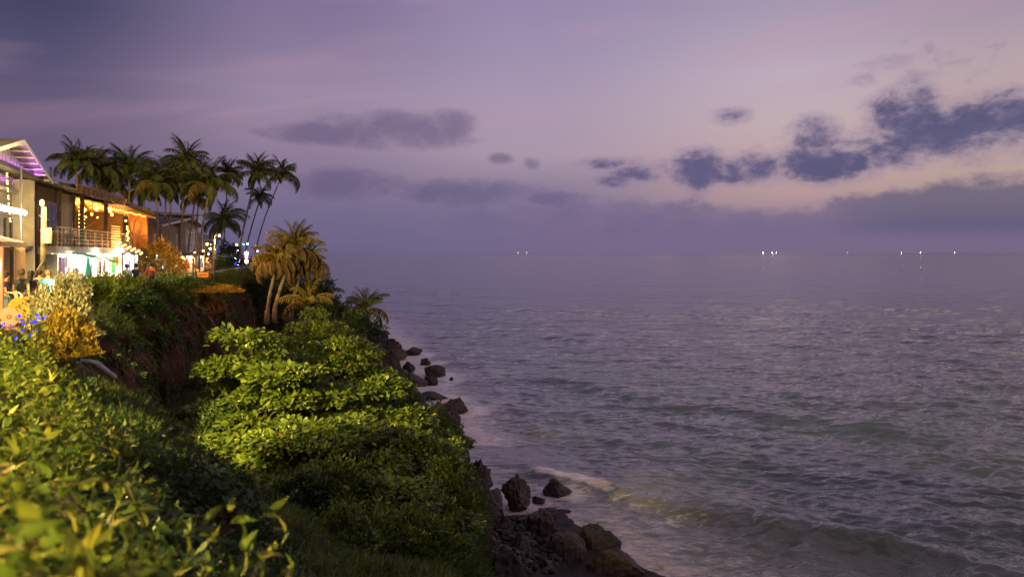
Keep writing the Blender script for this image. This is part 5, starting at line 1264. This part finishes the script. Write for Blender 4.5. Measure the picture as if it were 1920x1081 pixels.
# villa terrace: rail, lamps and poles
tr = empty('terrace_rail', b3.w(b3.x(340, -2.4), -2.4, 2.35), b3.rz, 'thin terrace railing above the shop row', 'railing'); Lr = L3 - b3.x(340, -2.4) + 3
for z_ in (0.35, 0.7, 1.0): MB().tube([(0, 0, z_), (Lr, 0, z_)], 0.02, 5).build('rail', DMETAL, tr)
for k in range(10): MB().tube([(Lr * k / 9, 0, -0.1), (Lr * k / 9, 0, 1.0)], 0.025, 5).build('baluster', DMETAL, tr)
for k, (px_, py_, m_, lb) in enumerate(((381, 470, G_AMB, 'amber lamp on the villa terrace, left one'), (394, 466, G_WHITE, 'small white lamp on the villa terrace'), (402, 468, G_AMB, 'amber lamp on the villa terrace, right one'), (366, 474, G_WHITE, 'white lamp by the thin pole under the villa'), (391, 476, G_PINK, 'pinkish lamp at the terrace edge'))):
    p = P(px_, py_, 92); rt = empty('terrace_lamp', p, 0, lb, 'lamp', 'lamps of the villa terrace'); MB().ball((0, 0, 0), 0.10, 8, 5).build('bulb', m_, rt, True); MB().tube([(0, 0, 0.08), (0, 0, 0.5)], 0.015, 4).build('cord', DMETAL, rt)
for px_, t_, b_, lb in ((367, 428, 530, 'thin pale pole standing left of the villa terrace'), (383, 450, 525, 'thin pale pole in front of the shop row'), (399, 450, 515, 'short thin pole at the far end of the shop row'), (251, 500, 556, 'thin dark pole between the walkers'), (267, 505, 552, 'thin rusty pole right of the walkers')):
    D = 78 if px_ > 300 else 47; o = MB().tube([P(px_, b_, D), P(px_ + 1, t_, D)], 0.06 if px_ > 300 else 0.045, 6).build('thin_pole', YPOLE if px_ > 300 else DARKW, None, True); tag(o, lb, 'pole')

# --- far hut, festoon, lit trunk and flood lamp
b4 = Bld('far_hut', 'low far hut with a grey sloping roof beyond the villa', (-46, 108), (-49, 132)); r4 = b4.root
MB().box(0, b4.L, 0, 5, 0, 4.3).build('wall', TAN, r4)
MB().slab((-1, -1.5, 4.3), (b4.L + 2, 0, 0), (0, 4.5, 1.3), (0, 0, 0.1)).build('roof', RUSTR, r4)
for k in range(4): w_ = MB().box(2 + k * 6, 4 + k * 6, -0.06, -0.005, 1.0, 2.6).build('window', WHITEP, r4); MB().box(2.15 + k * 6, 3.85 + k * 6, -0.09, -0.062, 1.15, 2.45).build('pane', GLASS, w_)
f2_ = empty('festoon', P(385, 455, 110), 0, 'festoon of small coloured bulbs strung toward the leaning palms', 'fairy lights')
a_, e_ = Vector((0, 0, 0)), P(466, 455, 115) - P(385, 455, 110)
MB().tube([a_, a_.lerp(e_, 0.5) - Vector((0, 0, 0.25)), e_], 0.015, 4).build('wire', DMETAL, f2_)
for k, (u, m_) in enumerate(((0.04, G_AMB), (0.12, G_RED), (0.5, G_BLUE), (0.72, G_AMB), (0.88, G_GREEN), (0.98, G_WHITE))):
    MB().ball(a_.lerp(e_, u) - Vector((0, 0, 0.15 + 0.2 * math.sin(math.pi * u))), 0.16 if k in (0, 2, 3) else 0.09, 8, 5).build('bulb', m_, f2_, True)
lt = empty('lit_trunk_lights', P(445, 500, 108), 0, 'blue and white bulbs wound round the foot of the leaning palm', 'fairy lights')
MB().tube([(0.3 * math.cos(k * 0.8), 0.3 * math.sin(k * 0.8), 0.1 * k) for k in range(24)], 0.012, 4).build('wire', DMETAL, lt)
for k in range(24): MB().ball((0.30 * math.cos(k * 0.8), 0.3 * math.sin(k * 0.8), 0.1 * k), 0.10, 6, 4).build('bulb', (G_BLUE, G_BLUE, G_WHITE, G_BLUE, G_PINK)[k % 5], lt, True)
sl = empty('stacked_lamps', P(462, 502, 110), 0, 'stack of white and pink globe lamps on a post right of the blue bulbs', 'lamp')
MB().tube([(0, 0, -0.3), (0, 0, 2.6)], 0.05, 6).build('post', METAL, sl)
for k, (z_, r_, m_) in enumerate(((0.9, 0.28, glow('peach_globe', (1, 0.5, 0.35), 14)), (1.5, 0.2, G_PINK), (1.95, 0.26, G_WHITE))): MB().ball((0, 0, z_), r_, 10, 6).build('globe', m_, sl, True)

# power cables from the utility pole
def cable(a, b, sag, label):
    a, b = Vector(a), Vector(b); o = MB().tube([a.lerp(b, i / 10) - a - Vector((0, 0, sag * math.sin(math.pi * i / 10))) for i in range(11)], 0.014, 5).build('power_cable', DMETAL, None); o.location = a; tag(o, label, 'cable', 'power cables')
pt = Vector((ub.x, ub.y, GZ + ut * 0.9))
cable(pt, b1.w(L1 - 0.2, -0.05, 5.2), 0.3, 'power cable from the utility pole to the gabled house')
cable(pt, b2.w(b2.x(113, -0.2), -0.2, 4.9), 0.35, 'power cable from the utility pole to the tan panel of the restaurant')
cable(pt - Vector((0, 0, 0.5)), b2.w(b2.x(199, -0.6), -0.62, 5.3), 0.7, 'long power cable from the utility pole along the restaurant balcony')
# small things of the house fronts
MB().tube([(L1 - 0.25, 0.86, 0.1), (L1 - 0.25, 0.86, eave - 0.3)], 0.05, 6).build('downpipe', WHITEP, b1.root, True)
for k in range(3): MB().box(b2.x(69 + 14 * k), b2.x(76 + 14 * k), -0.30, -0.26, 2.30, 2.52).build('sign_panel', (BAMB, WHITEP, GREENC)[k], b2.root)
sg = MB().box(sh.x(176, -1.0), sh.x(179, -1.0), -1.3, -1.24, 1.0, 1.9).build('notice_board', WHITEP, sh.root); MB().box(sh.x(176.4, -1.0), sh.x(178.6, -1.0), -1.33, -1.302, 1.1, 1.8).build('notice_sheet', surf('notice_red', (0.5, 0.12, 0.06), None, 5, 0.8, 0.1), sg)

ef = empty('eave_lights', b2.w(xt + 0.4, -0.55, 5.55), b2.rz, 'row of small amber bulbs under the restaurant eave', 'fairy lights'); el_ = L2 - xt - 1.4
MB().tube([(el_ * i / 30, 0, -0.10 * abs(math.sin(i * 0.63))) for i in range(31)], 0.01, 4).build('wire', DMETAL, ef)
for i in range(26): MB().ball((el_ * i / 25, 0, -0.06 - 0.10 * abs(math.sin(i * 0.756))), 0.04, 6, 4).build('bulb', G_FEST, ef, True)
ef2 = empty('curtain_lights', b2.w(b2.x(148, 1.0), 1.0, 5.6), b2.rz, 'hanging strings of amber bulbs at the left of the open restaurant floor', 'fairy lights')
for j in range(5):
    MB().tube([(j * 0.35, 0, 0), (j * 0.35, 0, -1.9)], 0.008, 4).build('wire', DMETAL, ef2)
    for i in range(7): MB().ball((j * 0.35, 0, -0.2 - i * 0.26), 0.03, 6, 4).build('bulb', G_FEST, ef2, True)
# ------------------------------------------------------------------ people
SKIN = surf('skin', (0.36, 0.20, 0.13), (0.30, 0.16, 0.10), 6, 0.55, 0.05); HAIR = surf('hair', (0.025, 0.018, 0.015), (0.012, 0.01, 0.01), 12, 0.6, 0.4)
HAIRB = surf('brown_hair', (0.10, 0.055, 0.03), (0.05, 0.03, 0.018), 12, 0.6, 0.4)
fab = {}
def fabric(c):
    if c not in fab: fab[c] = surf('fabric_%02d' % len(fab), c, tuple(x * 0.75 for x in c), 8, 0.9, 0.3)
    return fab[c]
def skin_obj(name, verts, edges, radii, mat, parent, sub=1, root=0):
    me = bpy.data.meshes.new(name); me.from_pydata(verts, edges, []); o = bpy.data.objects.new(name + '_tmp', me); C.objects.link(o)
    o.modifiers.new('skin', 'SKIN'); sv = me.skin_vertices[0].data
    for i, r_ in enumerate(radii):
        sv[i].radius = (r_, r_) if not isinstance(r_, tuple) else r_; sv[i].use_root = (i == root)
    s = o.modifiers.new('sub', 'SUBSURF'); s.levels = sub; s.render_levels = sub
    dg = bpy.context.evaluated_depsgraph_get(); m2 = bpy.data.meshes.new_from_object(o.evaluated_get(dg)); m2.name = name
    bpy.data.objects.remove(o); m2.polygons.foreach_set('use_smooth', [True] * len(m2.polygons)); m2.materials.clear()
    return link(name, m2, parent, mat)
def person(loc, face, height, label, top, bottom, hair=None, long_hair=False, sleeves=0.55, legs='shorts', stride=0.12, bag=None, lean=0.0, arm=0.0):
    """a standing or walking figure; face = heading angle (0 looks along +y)"""
    root = empty('person', loc, face, label, 'person', 'people on the cliff path'); k = height / 1.75
    st = stride
    V = {'pelvis': (0, 0, 0.95), 'belly': (0, 0.01, 1.10), 'chest': (0, lean * 0.5, 1.30), 'neck': (0, lean, 1.46), 'chin': (0, lean + 0.02, 1.54), 'head': (0, lean + 0.03, 1.63), 'crown': (0, lean + 0.02, 1.71), 'nose': (0, lean + 0.115, 1.615)}
    R_ = {'pelvis': 0.135, 'belly': 0.125, 'chest': 0.14, 'neck': 0.06, 'chin': 0.07, 'head': 0.092, 'crown': 0.07, 'nose': 0.016}
    Ed = [('pelvis', 'belly'), ('belly', 'chest'), ('chest', 'neck'), ('neck', 'chin'), ('chin', 'head'), ('head', 'crown'), ('head', 'nose')]
    for s, n in ((-1, 'l'), (1, 'r')):
        sw = st * s
        V.update({n + 'sh': (s * 0.185, lean * 0.8, 1.38), n + 'el': (s * 0.235, -0.03 - sw * 0.5 + arm * 0.1, 1.11), n + 'wr': (s * 0.24 - s * arm * 0.12, 0.06 - sw * 0.8 + arm * 0.25, 0.88 + arm * 0.2), n + 'pa': (s * 0.24 - s * arm * 0.14, 0.085 - sw + arm * 0.28, 0.81 + arm * 0.2)})
        R_.update({n + 'sh': 0.062, n + 'el': 0.043, n + 'wr': 0.030, n + 'pa': (0.036, 0.02)})
        Ed += [('chest', n + 'sh'), (n + 'sh', n + 'el'), (n + 'el', n + 'wr'), (n + 'wr', n + 'pa')]
        bx_, by_, bz_ = V[n + 'pa']
        for q, (fx_, fl) in enumerate(((-0.024, 0.055), (-0.009, 0.068), (0.007, 0.064), (0.022, 0.05))):
            V[n + 'f%d' % q] = (bx_, by_ + fx_ + 0.004, bz_ - 0.04); V[n + 'g%d' % q] = (bx_ - s * 0.018, by_ + fx_ * 1.2 + 0.008, bz_ - 0.04 - fl * 0.7)
            R_[n + 'f%d' % q] = 0.0085; R_[n + 'g%d' % q] = 0.007; Ed += [(n + 'pa', n + 'f%d' % q), (n + 'f%d' % q, n + 'g%d' % q)]
        V[n + 'th'] = (bx_ - s * 0.012, by_ + 0.045, bz_ - 0.012); R_[n + 'th'] = 0.009; Ed.append((n + 'pa', n + 'th'))
        V.update({n + 'hip': (s * 0.095, 0, 0.90), n + 'kn': (s * 0.10, sw * 0.7 + 0.02, 0.49), n + 'an': (s * 0.10, sw * 1.3 - 0.03, 0.085), n + 'he': (s * 0.10, sw * 1.3 - 0.05, 0.035), n + 'to': (s * 0.115, sw * 1.3 + 0.15, 0.03)})
        R_.update({n + 'hip': 0.085, n + 'kn': 0.058, n + 'an': 0.036, n + 'he': 0.034, n + 'to': 0.028})
        Ed += [('pelvis', n + 'hip'), (n + 'hip', n + 'kn'), (n + 'kn', n + 'an'), (n + 'an', n + 'he'), (n + 'an', n + 'to')]
    keys = list(V); idx = {q: i for i, q in enumerate(keys)}
    def mk(name, names_, mat, grow=0.0, sub=1, cut=None, ext=None):
        vs_ = [tuple(c * k for c in (cut or {}).get(q, V[q])) for q in names_]; ii = {q: i for i, q in enumerate(names_)}
        es = [(ii[a], ii[b]) for a, b in Ed if a in ii and b in ii]
        rr = []
        for q in names_:
            r_ = R_[q]; g = grow + (ext or {}).get(q, 0)
            rr.append(tuple((x + g) * k for x in r_) if isinstance(r_, tuple) else (r_ + g) * k)
        return skin_obj(name, vs_, es, rr, mat, root, sub)
    mk('body', keys, SKIN)
    def lerp(a, b, t): return tuple(V[a][i] * (1 - t) + V[b][i] * t for i in range(3))
    cut = {q + 'el': lerp(q + 'sh', q + 'el', sleeves) for q in 'lr'}
    cut['neck'] = lerp('chest', 'neck', 0.75)
    mk('shirt', ['pelvis', 'belly', 'chest', 'neck', 'lsh', 'rsh', 'lel', 'rel'], fabric(top), 0.020, 1, cut, {'neck': 0.02, 'lel': 0.02, 'rel': 0.02})
    if legs == 'shorts': cut = {q + 'kn': lerp(q + 'hip', q + 'kn', 0.85) for q in 'lr'}; nm = ['pelvis', 'lhip', 'rhip', 'lkn', 'rkn']; ex = {'lkn': 0.03, 'rkn': 0.03, 'pelvis': -0.012}; pn = 'shorts'
    elif legs == 'skirt': cut = {}; nm = ['pelvis', 'lhip', 'rhip', 'lkn', 'rkn']; ex = {'lkn': 0.06, 'rkn': 0.06, 'lhip': 0.03, 'rhip': 0.03}; pn = 'skirt'
    else: cut = {}; nm = ['pelvis', 'lhip', 'rhip', 'lkn', 'rkn', 'lan', 'ran']; ex = {'pelvis': -0.012, 'lan': 0.01, 'ran': 0.01}; pn = 'trousers'
    mk(pn, nm, fabric(bottom), 0.018, 1, cut, ex)
    hb = MB(); hb.ball((0, (lean - 0.005) * k, 1.665 * k), 0.112 * k, 10, 8, 1.1)
    if long_hair: hb.tube([(0, (lean - 0.06) * k, 1.66 * k), (0, (lean - 0.1) * k, 1.5 * k), (0, (lean - 0.12) * k, 1.32 * k)], [0.09 * k, 0.085 * k, 0.04 * k], 8)
    hb.build('hair', hair or HAIR, root, True)
    if bag: 
        o = MB().box(-0.13, 0.13, -0.28, -0.15, 1.0 * k, 1.4 * k).build('backpack', fabric(bag), root); bv = o.modifiers.new('bevel', 'BEVEL'); bv.width = 0.04; bv.segments = 2
    return root
def stand(px, D, off=0.0): 
    return Vector(((px - 960) / FP * D, D, GZ + 0.045))
person(stand(11, 25.5), -1.2, 1.72, 'person in navy shirt and dark hair at the left edge', (0.02, 0.025, 0.07), (0.10, 0.16, 0.22), arm=1.0, stride=0.05)
person(stand(40, 26.5), 0.25, 1.80, 'person in charcoal t-shirt and pale shorts walking away', (0.05, 0.05, 0.065), (0.52, 0.56, 0.62), HAIRB, stride=0.14)
person(stand(58, 27.6), 0.3, 1.72, 'person with dark hair half hidden behind the charcoal t-shirt', (0.10, 0.08, 0.08), (0.12, 0.10, 0.10), long_hair=True, legs='skirt', stride=0.08)
person(stand(90, 27.0), 0.1, 1.76, 'person in bright blue t-shirt beside the pale shrub', (0.02, 0.13, 0.50), (0.14, 0.16, 0.2), HAIRB, stride=0.1)
person(stand(74, 30), 0.2, 1.70, 'person in grey shirt half hidden behind the blue t-shirt', (0.32, 0.28, 0.27), (0.08, 0.08, 0.10), stride=0.1, legs='trousers')
person(stand(142, 30.5), 0.2, 1.72, 'person in grey top and dark hair in front of the white lit stall', (0.30, 0.27, 0.30), (0.05, 0.06, 0.12), stride=0.1, legs='trousers')
person(stand(132, 28.6), 0.0, 1.55, 'person in striped dark top behind the pale shrub', (0.04, 0.04, 0.04), (0.03, 0.03, 0.03), long_hair=True, stride=0.05, legs='trousers')
person(stand(238, 42.5), 0.3, 1.72, 'person in grey green shirt walking past the stalls', (0.28, 0.38, 0.40), (0.45, 0.45, 0.43), HAIRB, stride=0.16)
person(stand(255, 43.5), 0.35, 1.74, 'person in navy shirt beside the grey green shirt', (0.02, 0.03, 0.08), (0.05, 0.06, 0.08), stride=0.14, legs='trousers')
person(stand(271, 46), 0.4, 1.70, 'person in dark red top right of the navy shirt', (0.28, 0.05, 0.04), (0.2, 0.05, 0.05), long_hair=True, stride=0.1, legs='skirt')
person(stand(283, 48), 0.4, 1.72, 'person in brick red shirt farthest right of the walkers', (0.42, 0.10, 0.06), (0.1, 0.05, 0.05), stride=0.12, legs='trousers')
person(stand(391, 73), 0.2, 1.72, 'person in brown clothes near the bright grassy mound', (0.16, 0.12, 0.10), (0.10, 0.08, 0.08), stride=0.1, legs='trousers')

# chairs and blue lights of the terrace at the left
CUSH = surf('yellow_cushion', (0.34, 0.20, 0.03), (0.26, 0.15, 0.02), 6, 0.8, 0.2); CUSHP = surf('pink_lit_cushion', (0.32, 0.20, 0.18), (0.26, 0.15, 0.14), 6, 0.8, 0.2); MEDAL = surf('brown_print', (0.16, 0.085, 0.03), None, 20, 0.8, 0.1)  # pink light on one chair is put into its cushion colour
def terrace_chair(px, D, rz, label, cush):
    p = stand(px, D); root = empty('terrace_chair', p, rz, label, 'chair', 'chairs on the terrace at the left')
    st_ = MB().box(-0.25, 0.25, -0.25, 0.25, 0.40, 0.47).build('seat', cush, root); MB().box(-0.02, 0.02, -0.02, 0.02, 0.3, 0.4).build('seat_block', DARKW, st_)
    bk = MB(); n = 14; out = [(0.27 * math.cos(a), 0.27 * math.sin(a)) for a in [math.pi * 2 * i / n for i in range(n)]]
    bk.prism([(x * (1.05 if z < 0 else 1), z * 1.15 + 0.80) for x, z in out], -0.30, -0.24); b = bk.build('backrest', cush, root)
    for r_, y_ in ((0.075, -0.312), (0.03, -0.322)): MB().prism([(r_ * math.cos(math.pi * 2 * i / 10), r_ * math.sin(math.pi * 2 * i / 10) + 0.80) for i in range(10)], y_, -0.301).build('printed_flower', MEDAL if r_ > 0.06 else cush, b)
    for sx in (-1, 1):
        for sy in (-1, 1): MB().tube([(sx * 0.22, sy * 0.22, 0), (sx * 0.20, sy * 0.20, 0.42 if sy > 0 else 0.62)], 0.022, 6).build('leg', DARKW, root, True)
    return root
terrace_chair(42, 22.5, 0.2, 'yellow backed chair with printed flower at the left terrace', CUSH)
terrace_chair(63, 23.2, 0.1, 'farther yellow backed chair close to the pale shrub', CUSH)
terrace_chair(18, 21.0, 0.5, 'pink lit chair with printed flower at the left edge', CUSHP).scale = (0.85, 0.85, 0.85)
bl_ = empty('blue_fairy_lights', P(45, 632, 19.5), 0, 'blue fairy lights laid over the hedge below the terrace chairs', 'fairy lights')
bp = [(36, 592), (40, 601), (58, 604), (65, 603), (69, 589), (74, 597), (84, 594), (42, 619), (45, 608), (64, 626), (68, 620), (17, 633), (30, 634), (4, 610), (20, 609), (60, 628), (71, 592), (8, 606)]
o0 = P(45, 632, 19.5); D_ = 19.5
for k, (px_, py_) in enumerate(bp): MB().ball(P(px_, py_, D_ + 0.3 * (k % 3)) - o0, 0.026 if k % 3 else 0.038, 8, 5).build('bulb', G_BLUE, bl_, True)
MB().tube([P(*q, D_ + 0.15) - o0 for q in sorted(bp)], 0.008, 4).build('wire', DMETAL, bl_)

# ------------------------------------------------------------------ small things on the cliff and the gully floor
PVC = surf('grey_pipe', (0.50, 0.46, 0.45), (0.36, 0.32, 0.31), 4, 0.5, 0.1)
pr_ = empty('drain_pipe', P(178, 682, 20.5), 0, 'pale drain pipe sticking out of the cliff behind the hedge', 'pipe'); q0 = P(178, 682, 20.5)
MB().tube([P(150, 676, 20.3) - q0, P(170, 677, 20.4) - q0, P(182, 681, 20.5) - q0], 0.055, 10).build('inlet', PVC, pr_, True)
MB().tube([P(181, 680.5, 20.5) - q0, P(214, 707, 21.5) - q0], 0.075, 10).build('outlet', PVC, pr_, True)
def ray_floor(px, py):
    """where the line of sight of a photograph pixel meets the terrain"""
    pts_ = G[20:].reshape(-1, 3); D = pts_[:, 1]; ok = D > 12
    e = np.hypot(960 + FP * pts_[:, 0] / np.where(ok, D, 1) - px, HY - FP * (pts_[:, 2] - H) / np.where(ok, D, 1) - py); e[~ok] = 1e9
    c = np.where(e < e.min() + 4)[0]; i = c[np.argmin(D[c])]; return Vector(pts_[i])
a, b = ray_floor(437, 889), ray_floor(503, 921)
o = MB().tube([a - a + Vector((0, 0, 0.12)), (b - a) * 0.75 + Vector((0, 0, 0.14)), (b - a) + Vector((0, 0, 0.10))], [0.07, 0.075, 0.03], 8).build('fallen_pole', YPOLE, None, True); o.location = a; tag(o, 'pale fallen pole lying on the gully floor', 'pole')
BAG = surf('plastic_bag', (0.50, 0.45, 0.62), (0.38, 0.33, 0.5), 6, 0.4, 0.3)
LIT = surf('litter_cardboard', (0.32, 0.22, 0.18), (0.2, 0.14, 0.12), 8, 0.9, 0.3)
for k, (px_, py_, s, m_, nm, lb) in enumerate(((343, 836, 0.38, BAG, 'plastic_bag', 'crumpled lilac plastic bag at the top of the litter'), (369, 885, 0.30, BAG, 'plastic_bag', 'flat lilac plastic bag lying in the grass'), (352, 844, 0.18, WHITEP, 'plastic_bag', 'small white scrap beside the lilac bag'), (418, 828, 0.25, WHITEP, 'plastic_bag', 'whitish scrap under the almond branches'),
                                               (383, 852, 0.35, LIT, 'cardboard_piece', 'torn cardboard in the middle of the litter'), (366, 846, 0.32, LIT, 'cardboard_piece', 'brown cardboard next to the crumpled bag'), (419, 863, 0.16, WHITEP, 'plastic_bag', 'tiny white scrap right of the litter'), (395, 860, 0.22, LIT, 'cardboard_piece', 'small cardboard scrap low in the litter'))):
    p = ray_floor(px_, py_); me = rock_mesh(nm, (s, s * 0.8, s * 0.5), 400 + k, ICO2, 0.9, 1.6); o = link(nm, me, None, m_); o.location = p + Vector((0, -0.2, s * 0.22)); tag(o, lb, 'litter', 'litter on the gully floor')
for k, (x0, y0, x1, y1, lb) in enumerate(((375, 822, 402, 842, 'thin dead branch leaning over the litter'), (448, 868, 470, 882, 'thin stick lying beyond the fallen pole'), (408, 850, 428, 858, 'short stick in front of the cardboard scraps'))):
    a, b = ray_floor(x0, y0), ray_floor(x1, y1); o = MB().tube([Vector((0, 0, 0.1)), (b - a) + Vector((0, 0, 0.18))], [0.03, 0.015], 5).build('dead_branch', BARK, None); o.location = a; tag(o, lb, 'stick')
# orange wooden chair at the far edge
OR = surf('orange_paint', (0.65, 0.27, 0.04), (0.5, 0.2, 0.03), 5, 0.6, 0.1)
p = P(380, 538, 72); rt = empty('edge_bench', p, 0.4, 'orange wooden bench on the far cliff edge', 'bench')
MB().box(-0.45, 0.45, -0.2, 0.2, 0.42, 0.47).build('seat', OR, rt)
for k in range(3): MB().box(-0.45, 0.45, -0.24, -0.20, 0.62 + k * 0.26, 0.80 + k * 0.26).build('back_slat', OR, rt)
for sx in (-1, 1):
    MB().box(sx * 0.42 - 0.04, sx * 0.42 + 0.04, -0.28, -0.20 - 0.002, 0, 1.35).build('leg', OR, rt); MB().box(sx * 0.40 - 0.04, sx * 0.40 + 0.04, 0.10, 0.18, 0, 0.42).build('leg', OR, rt)
# bent dead branch at the hedge
# ------------------------------------------------------------------ fishing boats with lamps on the horizon
HULL = surf('boat_hull', (0.10, 0.10, 0.12), None, 0.3, 0.6, 0.1); G_SEA = glow('boat_lamp', (1.0, 0.97, 0.92), 45); G_SEAY = glow('boat_lamp_yellow', (1.0, 0.85, 0.5), 45); G_SEAD = glow('boat_lamp_dim', (1.0, 0.97, 0.92), 14)
def boat(px, D, m_, label, r=2.0, r2=1.5):
    r *= 0.6; r2 *= 0.6
    root = empty('fishing_boat', ((px - 960) / FP * D, D, 0), random.uniform(0, 3), label, 'boat', 'fishing boats on the horizon')
    hb = MB(); hb.add([(-12, -3, 2.4), (9, -3, 2.6), (14, 0, 3.6), (9, 3, 2.6), (-12, 3, 2.4), (-11, -2, -1), (8, -2, -1), (11, 0, -1), (8, 2, -1), (-11, 2, -1)],
                      [(0, 1, 2, 3, 4), (0, 5, 6, 1), (1, 6, 7, 2), (2, 7, 8, 3), (3, 8, 9, 4), (4, 9, 5, 0)]); hb.build('hull', HULL, root)
    cb = MB().box(-9, -3, -2, 2, 2.4, 6.0).build('cabin', HULL, root); MB().box(-9.5, -2.5, -2.4, 2.4, 6.0, 6.4).build('cabin_roof', HULL, cb)
    MB().tube([(0, 0, 2), (0, 0, 17)], 0.25, 6).build('mast', HULL, root)
    MB().ball((0, 0, 15), r, 10, 8, 1.6).build('lamp', m_, root, True); MB().ball((3, 0, 6.5), r2, 10, 8).build('lamp', m_, root, True)
for px_, D, m_, lb, r_ in ((971, 8200, G_SEAD, 'fishing boat light farthest left on the horizon', 1.7), (988, 8200, G_SEAD, 'fishing boat light just right of the leftmost one', 1.7), (1431, 8000, G_SEAY, 'brightest yellowish fishing boat light, left of the middle three', 2.4), (1448, 8000, G_SEA, 'white fishing boat light in the middle of the three', 2.4), (1456, 8000, G_SEAY, 'small fishing boat light right of the middle three', 1.8),
                           (1568, 9000, G_SEAD, 'faint fishing boat light left of the faint three', 1.1), (1589, 9000, G_SEAD, 'faint fishing boat light in the middle of the faint three', 1.8), (1604, 9000, G_SEAD, 'faintest fishing boat light right of the faint three', 1.0), (1690, 8200, G_SEA, 'bright white fishing boat light on the right side', 2.2), (1706, 9000, G_SEAD, 'very faint fishing boat light beside the bright right one', 1.0), (1726, 7600, G_SEA, 'fishing boat with visible hull on the right side', 2.0), (1790, 8600, G_SEAD, 'fishing boat light farthest right on the horizon', 2.4)):
    boat(px_, D, m_, lb, r_, r_ * 0.75)
# ------------------------------------------------------------------ street lamps of the cliff path, some added out of view
WARM = (1.0, 0.70, 0.17)
LAMP_METAL = surf('lamp_metal', (0.12, 0.12, 0.12), None, 5, 0.5, 0.1, metal=0.6)
LAMP_GLOW = glow('lamp_glow', (1.0, 0.75, 0.35), 30)
def street_lamp(x, y, z0, h, arm, power, label, col=WARM, glowm=None):
    root = empty('street_lamp', (x, y, z0), 0, label, 'street lamp', 'street lamps of the cliff path')
    MB().tube([(0, 0, -0.3), (0, 0, h)], [0.07, 0.045], 8).build('post', LAMP_METAL, root, True)
    a = Vector(arm); MB().tube([(0, 0, h - 0.05), Vector((0, 0, h + 0.15)) + a * 0.6, Vector((0, 0, h + 0.1)) + a], 0.03, 6).build('arm', LAMP_METAL, root, True)
    hd = MB().box(a.x - 0.16, a.x + 0.16, a.y - 0.16, a.y + 0.16, h + 0.08, h + 0.2).build('lamp_head', LAMP_METAL, root)
    MB().ball((a.x, a.y, h - 0.03), 0.09, 10, 6).build('bulb', glowm or LAMP_GLOW, hd, True)
    ld = bpy.data.lights.new('bulb_light', 'POINT'); ld.energy = power; ld.color = col; ld.shadow_soft_size = 0.15
    lo = bpy.data.objects.new('bulb_light', ld); C.objects.link(lo); lo.parent = hd; lo.location = (a.x, a.y, h - 0.2)
    return root
street_lamp(-14.0, -34, 13.3, 7.6, (0.9, 0.4, 0), 420000, 'unseen street lamp added behind the photographer to light the foliage')  # added lamp out of view, fills the hedge and trees from behind
street_lamp(*[c for c in P(480, 505, 125)], 2.9, (0.3, -0.2, 0), 500, 'bright greenish white street lamp between the leaning palms and the trio', (0.75, 1.0, 0.9), glow('flood_glow', (0.8, 1.0, 0.92), 120))
street_lamp(-19.6, 27.5, 12.6, 7.2, (1.4, 0.3, 0), 3600, 'unseen street lamp added left of the frame to light the people')  # added lamp out of view, brightens the path and its people
p_ = P(402, 528, 69)
street_lamp(p_.x, p_.y, p_.z, 4.0, (0.4, 0.1, 0), 2100, 'orange sodium lamp on the far cliff edge near the orange bench', (1.0, 0.45, 0.08), glow('sodium_glow', (1.0, 0.5, 0.1), 40))
# floodlight added out of view, left of the frame, to light the almond trees
fr_ = empty('fill_floodlight', (-15.6, 22.2, 12.65), 0, 'unseen floodlight on a post left of the frame, aimed over the gully', 'fill_floodlight')
MB().tube([(0, 0, -0.3), (0, 0, 2.45)], [0.07, 0.05], 8).build('post', LAMP_METAL, fr_, True)
aim = Vector((-9.6, 37, 8.4)) - Vector((-15.6, 22.2, 15.2)); q_ = aim.to_track_quat('-Z', 'Y').to_euler()
fh = MB().box(-0.2, 0.2, -0.14, 0.14, -0.02, 0.10).build('lamp_head', LAMP_METAL, fr_); fh.location = (0.05, 0.05, 2.55); fh.rotation_euler = q_
MB().box(-0.17, 0.17, -0.11, 0.11, -0.045, -0.022).build('lamp_glass', LAMP_GLOW, fh)
ld = bpy.data.lights.new('fill_beam', 'SPOT'); ld.energy = 56000; ld.color = WARM; ld.spot_size = math.radians(58); ld.spot_blend = 0.7; ld.shadow_soft_size = 0.15
lo = bpy.data.objects.new('fill_beam', ld); C.objects.link(lo); lo.parent = fh; lo.location = (0, 0, -0.08)
street_lamp(-11.0, 7.0, 12.9, 3.4, (0.9, 0.2, 0), 15000, 'unseen street lamp added left of the frame to light the hedge')  # added lamp out of view, rakes light across the hedge
